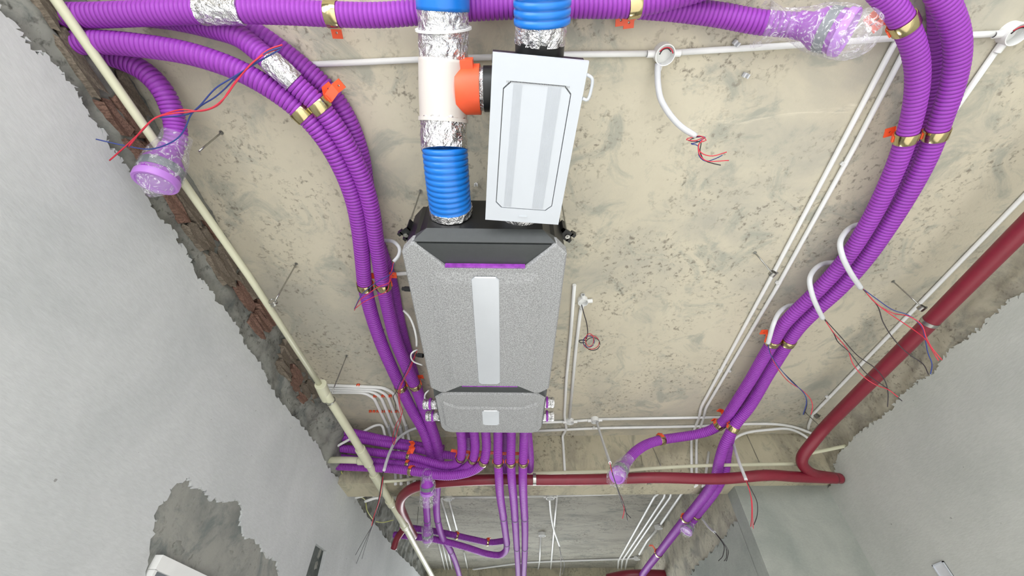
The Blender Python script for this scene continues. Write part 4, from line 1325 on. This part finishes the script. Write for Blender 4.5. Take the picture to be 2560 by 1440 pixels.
conduit('white hose curving along the left flank of the unit', [(1008, 776, 1.62), (1022, 790, 1.60), (1034, 815, 1.56), (1041, 845, 1.52), (1042, 866, 1.50)], 0.0065, raw=True, group='flexible conduit tails')
conduit('small white hose loop on the unit flank below the curved hose', [(1044, 874, 1.44), (1032, 880, 1.42), (1027, 890, 1.42), (1034, 904, 1.42), (1056, 913, 1.42)], 0.0045, raw=True, group='flexible conduit tails')
conduit('white hose hoop at the seam of the unit left flank', [(1072, 976, 1.36), (1064, 984, 1.34), (1062, 996, 1.34), (1068, 1008, 1.34), (1078, 1013, 1.34)], 0.005, raw=True, group='flexible conduit tails')
# hoops round the right-hand pair
conduit('upper white hoop hose hanging in front of the right-hand pair', [(2160, 560, 1.67), (2136, 564, 1.64), (2112, 582, 1.57), (2100, 610, 1.50), (2106, 640, 1.46), (2124, 678, 1.44), (2152, 720, 1.44)], 0.0115, m='flex', raw=True, group='hose hoops on the right-hand pair')
conduit('middle white hoop hose hanging in front of the right-hand pair', [(2090, 655, 1.67), (2062, 658, 1.64), (2036, 674, 1.57), (2024, 700, 1.50), (2030, 735, 1.46), (2043, 768, 1.44), (2057, 796, 1.44)], 0.0115, m='flex', raw=True, group='hose hoops on the right-hand pair')
conduit('lowest white hoop hose hanging in front of the right-hand pair', [(1990, 762, 1.66), (1968, 766, 1.62), (1946, 784, 1.55), (1933, 812, 1.49), (1926, 836, 1.47), (1920, 858, 1.46)], 0.0115, m='flex', raw=True, group='hose hoops on the right-hand pair')
conduit('grey hose drooping from the round box right of the panel', [(1645, 158, 1.67), (1644, 182, 1.66), (1645, 210, 1.645), (1651, 245, 1.625), (1672, 283, 1.60), (1702, 316, 1.575), (1740, 341, 1.55)], 0.0115, m='flex', raw=True, group='flexible conduit tails')
conduit('straight white hose hanging from the beam corner box', [(1492, 1056, 1.66), (1504, 1094, 1.46), (1516, 1130, 1.23), (1525, 1157, 1.04)], 0.0088, m='flex', raw=True, group='flexible conduit tails')
conduit('white hose hanging from the dive of the purple pair', [(1828, 1084, 1.58), (1836, 1118, 1.40), (1848, 1156, 1.22), (1865, 1199, 1.08)], 0.0100, m='flex', raw=True, group='flexible conduit tails')
conduit('far white hose hanging past the beam on the right', [(1746, 1284, 1.31), (1758, 1300, 1.24), (1772, 1318, 1.16), (1787, 1331, 1.088)], 0.0095, m='flex', raw=True, group='flexible conduit tails')

junction('round open box above the drooping grey hose', 1658, 133, ZC, hubs=[(1620, 134), (1690, 132), (1645, 170)])
junction('round open box at the top right corner', 2526, 82, ZC, hubs=[(2480, 86), (2560, 76), (2500, 115)])
junction('round box with coiled wires right of the unit', 1457, 752, ZC, 0.030, 0.03, hubs=[(1452, 775), (1457, 730), (1480, 750)])
junction('round box at the beam corner below the twin thin conduits', 1425, 1053, ZC, 0.032, 0.03, hubs=[(1400, 1054), (1450, 1052)])
junction('round box at the beam corner with the hanging hose', 1487, 1049, ZC, 0.032, 0.035, hubs=[(1460, 1051), (1520, 1048)])
junction('left round box on the cross conduit in the next room', 1120, 1243, ZC, 0.045, 0.04, hubs=[(1100, 1244), (1150, 1243)])
junction('right round box on the cross conduit in the next room', 1375, 1240, ZC, 0.045, 0.04, hubs=[(1350, 1240), (1400, 1239)])
junction('round box on the short far conduit in the next room', 1355, 1334, ZC, 0.045, 0.04, hubs=[(1353, 1350)])
junction('round box at the end of the slanted conduit in the next room', 1646, 1316, ZC, 0.045, 0.04, hubs=[(1655, 1304)])
junction('far round box near the bottom edge beside the diagonal pipe', 1592, 1394, ZC, 0.045, 0.04, hubs=[(1570, 1395), (1600, 1380)])

# next room conduits
G2 = 'conduits in the next room'
conduit('cross conduit of the next room from the left box to the right box', [(1132, 1243, ZC), (1240, 1242, ZC), (1364, 1240, ZC)], 0.012, G2)
conduit('cross conduit of the next room right of the boxes', [(1386, 1239, ZC), (1640, 1231, ZC), (1705, 1228, ZC)], 0.012, G2)
conduit('shadowed twin of the cross conduit in the next room', [(1386, 1232, ZC), (1640, 1224, ZC), (1700, 1222, ZC)], 0.010, G2)
conduit('far cross conduit at the bottom edge of the next room', [(1080, 1437, ZC), (1150, 1428, ZC), (1310, 1406, ZC), (1400, 1402, ZC), (1560, 1397, ZC), (1585, 1395, ZC)], 0.013, G2)
conduit('flexible tail crossing the far straight conduit', [(1374, 1248, 1.66), (1377, 1282, 1.63), (1384, 1320, 1.58), (1399, 1364, 1.52)], 0.012, G2, raw=True)
conduit('straight conduit of the next room running to the bottom edge', [(1394, 1226, ZC), (1388, 1290, ZC), (1382, 1360, ZC), (1375, 1445, ZC)], 0.012, G2)
conduit('short far conduit below its round box in the next room', [(1352, 1342, ZC), (1349, 1402, ZC), (1342, 1445, ZC)], 0.012, G2)
for k, (pts, lab) in enumerate((([(1651, 1218), (1646, 1234), (1637, 1240), (1600, 1306), (1546, 1402), (1543, 1446)], 'left'), ([(1666, 1218), (1661, 1242), (1615, 1312), (1556, 1400), (1550, 1446)], 'middle'),
                                ([(1682, 1218), (1676, 1242), (1632, 1304), (1568, 1398), (1558, 1446)], 'right'))):
    conduit('%s of the three slanted conduits beside the diagonal pipe' % lab, [(a, b, ZC) for a, b in pts], 0.013, G2)
conduit('single slanted conduit right of the slanted trio', [(1716, 1220, ZC), (1704, 1234, ZC), (1652, 1310, ZC)], 0.013, G2)
conduit('short slanted conduit below the trio box', [(1640, 1326, ZC), (1618, 1352, ZC), (1598, 1386, ZC)], 0.013, G2)
conduit('conduit stub under the beam edge, right of the trio', [(1742, 1212, 1.31), (1728, 1222, 1.36)], 0.011, G2)
conduit('conduit stub under the beam edge, second right of the trio', [(1760, 1212, 1.31), (1748, 1222, 1.36)], 0.011, G2)
for k, (a, b) in enumerate((((1103, 1248), (1128, 1332)), ((1123, 1252), (1142, 1324)), ((1092, 1340), (1118, 1445)), ((1102, 1345), (1127, 1445)), ((1112, 1350), (1136, 1445)), ((1160, 1380), (1170, 1425)))):
    conduit('%s slim conduit beside the far left pipes in the next room' % ('first', 'second', 'third', 'fourth', 'fifth', 'sixth')[k], [(a[0], a[1], ZC), (b[0], b[1], ZC)], 0.011, G2)

# conduit clips
def clip(label, px, py, Z=1.69, m='orange', s=0.016, group='conduit clips', ang=0.0):
    c = at(px, py, Z)
    th = thing('conduit_clip', label, 'clip', c, group)
    bm = bmesh.new()
    for a in (-1, 1):
        box(bm, (a * s * 0.55 - s * 0.2, -s * 0.55, -s * 0.9), (a * s * 0.55 + s * 0.2, s * 0.55, s * 0.5))
    box(bm, (-s * 0.75, -s * 0.55, s * 0.1), (s * 0.75, s * 0.55, s * 0.55))
    bmesh.ops.transform(bm, matrix=Matrix.Translation(c) @ Matrix.Rotation(ang, 4, 'Z'), verts=bm.verts)
    link('jaws', bm_mesh('jaws', bm), M[m], th)
    return th


clip('red clip on the four parallel conduits', 896, 962, 1.695, 'orange', 0.014)
for k, px in enumerate((938, 958, 976)):
    clip('%s of the red clips at the bends of the four conduits' % ('left', 'middle', 'right')[k], px, 989, 1.695, 'orange', 0.014)
for k in range(9):
    clip('red clip %s in the row under the four conduits' % ('at the far left', 'second from the left', 'third from the left', 'fourth from the left', 'in the middle', 'fourth from the right', 'third from the right', 'second from the right', 'at the far right')[k], 926 + k * 9.2, 1028, 1.693, 'orange', 0.012)
clip('clear saddle clip left on the ceiling beside the bagged outlet at upper right', 1840, 108, 1.685, 'flex', 0.014, 'loose clear clips on the bare ceiling', 0.6)
clip('clear saddle clip left on the bare ceiling below the bagged outlet at upper right', 1864, 188, 1.685, 'flex', 0.014, 'loose clear clips on the bare ceiling', 0.3)
clip('white saddle clip between the blue duct and the white panel', 1190, 461, 1.685, 'white', 0.011, 'loose clear clips on the bare ceiling')
for k, (px, py) in enumerate(((2108, 410), (1800, 926), (1822, 926), (1944, 706), (1484, 1072 - 3), (2068, 992))):
    clip('white conduit clip %s' % ('on the twin conduits near the purple pair', 'on the left twin conduit lower down', 'on the right twin conduit lower down', 'on the right twin conduit at the hanger', 'on the lower cross conduit', 'on the conduit along the right wall')[k], px, py, 1.69, 'white', 0.014, 'white conduit clips', 0.4)
# conduit/pipe steel clamps at the hangers
for lab, px, py, Z in (('grey steel clamp hanging beside the left twin conduit', 1931, 684, 1.62), ('grey steel clamp between white conduit and red pipe', 2304, 770, 1.52), ('grey steel clamp at the lower end of the wall conduit', 2042, 1040, 1.62)):
    c = at(px, py, Z)
    th = thing('hanger_clamp', lab, 'clamp', c, 'steel hanger clamps')
    lathe('clamp_ring', c, (-0.3, 1, 0), [(-0.012, 0.014), (-0.012, 0.017), (0.012, 0.017), (0.012, 0.014), (-0.012, 0.014)], M['steel'], th, 18)
    lathe('clamp_bolt', c + Vector((0.018, 0, 0.004)), (1, 0, 0), [(0, 0.0001), (0, 0.006), (0.012, 0.006), (0.012, 0.0001)], M['steel'], th, 8, False)

# ------------------------------------------------------------------ wires
def zw(lst, Z0, Z1):
    n = len(lst)
    return [(a, b, Z0 + (Z1 - Z0) * i / (n - 1)) for i, (a, b) in enumerate(lst)]


def zoomed(lst, ox, oy, k=4.0):
    return [(ox + a / k, oy + b / k) for a, b in lst]


GL = 'red and blue wires over the left sweep'
wire('red wire looping from the foil joint across the left sweep', zw([(706, 112), (672, 124), (640, 150), (592, 200), (572, 228), (546, 262), (502, 278), (455, 274), (410, 286), (386, 296), (352, 330), (318, 362), (274, 401)], 1.50, 1.36), 'wire_red', 0.0021, GL)
wire('second red wire twisted along the left sweep wires', zw([(700, 120), (664, 134), (628, 160), (588, 208), (560, 246), (528, 270), (480, 279), (430, 284), (390, 294), (358, 322), (322, 366)], 1.497, 1.36), 'wire_red', 0.0021, GL)
wire('blue wire looping down past the bagged outlet on the left', zw([(704, 118), (668, 130), (622, 168), (578, 196), (540, 220), (500, 264), (478, 286), (464, 318), (448, 342), (420, 360), (372, 373), (312, 364), (240, 348)], 1.495, 1.36), 'wire_blue', 0.002, GL)
wire('second blue wire crossing the left sweep', zw([(700, 124), (640, 158), (596, 188), (560, 224), (536, 244), (506, 262), (482, 280), (460, 288), (400, 294)], 1.492, 1.42), 'wire_blue', 0.002, GL)
GB = 'wires over the left pipe clamps'
wire('red wire hanging from the curled sleeve over the left clamps', zw([(984, 656), (980, 680), (974, 705), (945, 718), (920, 735), (898, 752), (886, 776)], 1.50, 1.46), 'wire_red', 0.0017, GB)
wire('second red wire over the left clamps', zw([(984, 656), (976, 690), (966, 728), (935, 742), (905, 758), (890, 770)], 1.50, 1.46), 'wire_red', 0.0017, GB)
wire('dark blue wire hanging from the curled sleeve over the left clamps', zw([(985, 658), (978, 684), (950, 700), (930, 714), (905, 736), (886, 772)], 1.498, 1.46), 'wire_blue', 0.0017, GB)
wire('red wire trailing down the left pipes beside the unit', zw([(1044, 872), (1036, 895), (1024, 925), (1008, 952), (1000, 980), (1000, 1010), (1006, 1030), (990, 1062), (982, 1095), (984, 1112), (990, 1090)], 1.46, 1.36), 'wire_red', 0.0019, GB)
wire('second red wire trailing down the left pipes beside the unit', zw([(1043, 876), (1030, 905), (1014, 940), (997, 975), (998, 1012), (1003, 1040), (994, 1075), (986, 1110)], 1.455, 1.36), 'wire_red', 0.0019, GB)
wire('black wire trailing down the left pipes beside the unit', zw([(1042, 872), (1028, 900), (1012, 935), (998, 960), (990, 980), (983, 992), (988, 1008), (990, 1028)], 1.458, 1.40), 'wire_black', 0.0019, GB)
GA = 'wires from the upper hoop hose'
O4 = (1920, 720)
wire('black wire from the upper hoop dropping across the red pipe', zw(zoomed([(940, 0), (1100, 190), (1150, 340), (1290, 550), (1420, 670), (1550, 760), (1605, 865)], *O4), 1.44, 1.12), 'wire_black', 0.0019, GA)
wire('second black wire from the upper hoop crossing the red pipe higher', zw(zoomed([(945, 5), (1100, 120), (1250, 220), (1400, 270), (1540, 390), (1570, 500), (1600, 650), (1640, 760), (1625, 860)], *O4), 1.44, 1.12), 'wire_blue', 0.0019, GA)
wire('red wire from the upper hoop with its end in the air', zw(zoomed([(942, 0), (1100, 170), (1260, 255), (1400, 280), (1530, 360), (1585, 500), (1640, 600), (1740, 720)], *O4), 1.44, 1.12), 'wire_red', 0.0019, GA)
wire('second red wire from the upper hoop', zw(zoomed([(944, 4), (1080, 150), (1200, 245), (1400, 380), (1500, 450), (1580, 520), (1640, 620), (1705, 725)], *O4), 1.44, 1.12), 'wire_red', 0.0019, GA)
GC = 'wires from the middle hoop hose'
wire('black wire from the middle hoop reaching the plaster edge', zw(zoomed([(552, 296), (660, 460), (700, 540), (800, 630), (990, 860), (1200, 1010), (1340, 1130)], *O4), 1.44, 1.13), 'wire_black', 0.0019, GC)
wire('second black wire from the middle hoop curling under the red pipe', zw(zoomed([(552, 296), (720, 480), (900, 680), (1080, 810), (1170, 930), (1200, 1050), (1195, 1190)], *O4), 1.44, 1.13), 'wire_black', 0.0019, GC)
wire('red wire from the middle hoop', zw(zoomed([(556, 300), (650, 440), (800, 625), (850, 760), (960, 890), (1080, 970), (1200, 1015), (1300, 1090)], *O4), 1.44, 1.13), 'wire_red', 0.0019, GC)
GD = 'wires from the lowest hoop hose'
wire('blue wire from the lowest hoop hanging in front of the ceiling', zw(zoomed([(0, 556), (20, 650), (100, 780), (250, 950), (360, 1050), (385, 1130), (350, 1268)], *O4), 1.46, 1.25), 'wire_blue', 0.0019, GD)
wire('second dark wire from the lowest hoop', zw(zoomed([(0, 556), (30, 670), (140, 830), (280, 970), (375, 1080), (390, 1160), (360, 1265)], *O4), 1.46, 1.25), 'wire_black', 0.0019, GD)
wire('red wire from the lowest hoop', zw(zoomed([(0, 560), (60, 740), (200, 930), (350, 1030), (430, 1120), (445, 1180), (430, 1265)], *O4), 1.46, 1.25), 'wire_red', 0.0019, GD)
GE = 'coiled wires below the small ceiling box'
wire('dark wire dropping from the small box to its coil', zw([(1454, 762), (1460, 785), (1467, 810), (1469, 835), (1466, 848)], 1.66, 1.58), 'wire_black', 0.0024, GE)
for k, (cx, cy, rx, ry, col) in enumerate(((1478, 856, 20, 17, 'wire_red'), (1482, 860, 18, 16, 'wire_black'), (1472, 854, 14, 14, 'wire_blue'), (1474, 850, 10, 16, 'wire_red'))):
    pts = [(cx + rx * math.cos(a), cy + ry * math.sin(a), 1.58 - 0.004 * k) for a in np.linspace(0.3 * k, 0.3 * k + 6.1, 16)]
    wire(('outer red coil of wire below the small box', 'black coil of wire below the small box', 'blue coil of wire below the small box', 'inner red coil of wire below the small box')[k], pts, col, 0.002, GE)
wire('short black wire knot left of the coil', zw([(1467, 852), (1456, 850), (1447, 852), (1452, 857), (1462, 856)], 1.58, 1.57), 'wire_black', 0.003, GE)
GF = 'wires at the end of the drooping grey hose'
for k, (lst, col) in enumerate((([(1740, 341), (1752, 340), (1766, 350), (1748, 358), (1746, 372), (1756, 384), (1780, 390), (1817, 380)], 'wire_red'), ([(1740, 342), (1714, 348), (1738, 352), (1760, 344), (1747, 362), (1748, 385), (1766, 402), (1822, 401)], 'wire_red'),
                                ([(1740, 343), (1764, 342), (1742, 356), (1726, 360), (1745, 364), (1748, 390), (1764, 403), (1790, 396), (1806, 380 + 8)], 'wire_blue'), ([(1742, 342), (1722, 352), (1752, 356), (1750, 376), (1760, 400), (1780, 408), (1802, 413)], 'wire_black'))):
    wire(('upper red wire tail of the drooping hose', 'lower red wire tail of the drooping hose', 'blue wire tail of the drooping hose', 'black wire tail of the drooping hose')[k], zw(lst, 1.55, 1.47), col, 0.0017, GF)
GH = 'dark wires hanging in front of the beam'
O5 = (1280, 1080)
wire('black wire below the bagged outlet on the branch', zw(zoomed([(980, 305), (1000, 400), (1050, 560), (1110, 740), (1150, 820), (1188, 860)], *O5), 1.04, 0.90), 'wire_black', 0.0021, GH)
wire('second black wire below the bagged outlet on the branch', zw(zoomed([(980, 305), (1010, 430), (1070, 600), (1130, 760), (1155, 890)], *O5), 1.04, 0.90), 'wire_black', 0.0021, GH)
wire('red wire below the bagged outlet on the branch', zw(zoomed([(978, 305), (1000, 400), (1060, 580), (1110, 700), (1120, 800), (1105, 865)], *O5), 1.04, 0.90), 'wire_red', 0.0021, GH)
wire('red wire from the hose right of the purple pair', zw(zoomed([(2338, 478), (2370, 570), (2400, 690), (2405, 830), (2412, 965)], *O5), 1.08, 0.86), 'wire_red', 0.0022, GH)
wire('second red wire from the hose right of the purple pair', zw(zoomed([(2338, 478), (2380, 600), (2395, 720), (2395, 860), (2388, 945)], *O5), 1.08, 0.86), 'wire_red', 0.0022, GH)
wire('black wire from the hose right of the purple pair', zw(zoomed([(2338, 478), (2400, 590), (2450, 700), (2452, 830), (2418, 930)], *O5), 1.08, 0.86), 'wire_black', 0.0022, GH)
GI = 'dark wires of the next room'
for k, lst in enumerate(([(2025, 1000), (2070, 1060), (2120, 1140), (2110, 1230), (2065, 1288)], [(2025, 1000), (2080, 1070), (2140, 1160), (2145, 1240), (2122, 1290)], [(2025, 1000), (2090, 1075), (2160, 1180), (2150, 1270), (2135, 1285)])):
    wire('%s black wire from the far hose on the right' % ('left', 'middle', 'right')[k], zw(zoomed(lst, *O5), 1.09, 0.82), 'wire_black', 0.0022, GI)
for k, lst in enumerate(([(470, 1130), (490, 1220), (525, 1330), (500, 1420)], [(470, 1130), (485, 1230), (490, 1340), (480, 1440)])):
    wire('%s black wire below the far flexible tail' % ('right', 'left')[k], zw(zoomed(lst, *O5), 1.52, 1.35), 'wire_black', 0.0028, GI)
GJ = 'dark wires hanging over the left wall'
O6 = (640, 1080)
for k, (lst, col) in enumerate((([(1275, 395), (1262, 500), (1240, 640), (1210, 780), (1165, 930), (1090, 1060), (995, 1230)], 'wire_black'), ([(1275, 395), (1270, 520), (1255, 680), (1220, 800), (1180, 900), (1110, 1100), (1060, 1270)], 'wire_black'),
                                ([(1272, 395), (1255, 500), (1232, 640), (1200, 790), (1160, 940), (1080, 1130), (1005, 1315)], 'wire_black'), ([(1275, 400), (1258, 540), (1228, 700), (1180, 840), (1155, 940)], 'wire_red'))):
    wire(('upper black wire over the left wall plaster', 'rightmost black wire over the left wall plaster', 'lowest black wire over the left wall plaster', 'red wire over the left wall plaster')[k], zw(zoomed(lst, *O6), 1.20, 0.98), col, 0.0022, GJ)
wire('thin cream cable running down the left plaster edge', [atX(640 + a / 4, 1080 + b / 4, WL + 0.012) for a, b in ((790, 310), (840, 370), (880, 470), (920, 570), (1000, 640), (1090, 680), (1110, 780), (1165, 870))], 'wire_yellow', 0.004, 'cables on the left wall')
wire('yellow green wire crossing behind the drain', zw([(940, 1304), (958, 1306), (984, 1300)], 1.26, 1.30), 'wire_yellow', 0.003, 'cables on the left wall')

# ------------------------------------------------------------------ things set in the walls
pnl = thing('distribution_box', 'white framed box set in the bare cement patch of the left wall', 'electrical box', atX(401, 1387, WL + 0.01))
c = atX(401, 1387, WL + 0.01)
bm = bmesh.new()
fw, L_, H_ = 0.05, 0.42, 0.40
for a, b in (((-0.03, 0, -fw), (0.012, L_, 0)), ((-0.03, 0, -H_), (0.012, fw * 0.3, -fw + 0.001)), ((-0.03, L_ - fw, -H_), (0.012, L_, -fw)), ((-0.03, 0, -H_ - fw), (0.012, L_, -H_))):
    box(bm, c + Vector(a), c + Vector(b))
link('frame', bm_mesh('frame', bm), M['white'], pnl)
box_obj('door', c + Vector((-0.03, fw * 0.3, -H_)), c + Vector((0.002, L_ - fw, -fw)), M['grey'], pnl)
c = atX(2352, 1408, WR - 0.004)
sb = thing('socket_box', 'small white socket box set in the right wall plaster', 'electrical box', c)
bm = bmesh.new()
d_ = 0.045
for a, b in (((-0.006, -d_, -d_), (0.03, -d_ + 0.006, d_)), ((-0.006, d_ - 0.006, -d_), (0.03, d_, d_)), ((-0.006, -d_, d_ - 0.006), (0.03, d_, d_)), ((-0.006, -d_, -d_), (0.03, d_, -d_ + 0.006))):
    box(bm, c + Vector(a) + Vector((0, 0.02, -0.04)), c + Vector(b) + Vector((0, 0.02, -0.04)))
link('rim', bm_mesh('rim', bm), M['panel'], sb)
box_obj('inside', c + Vector((0.001, -d_ + 0.02, -d_ - 0.04)), c + Vector((0.03, d_ + 0.02, d_ - 0.04)), M['flex'], sb)
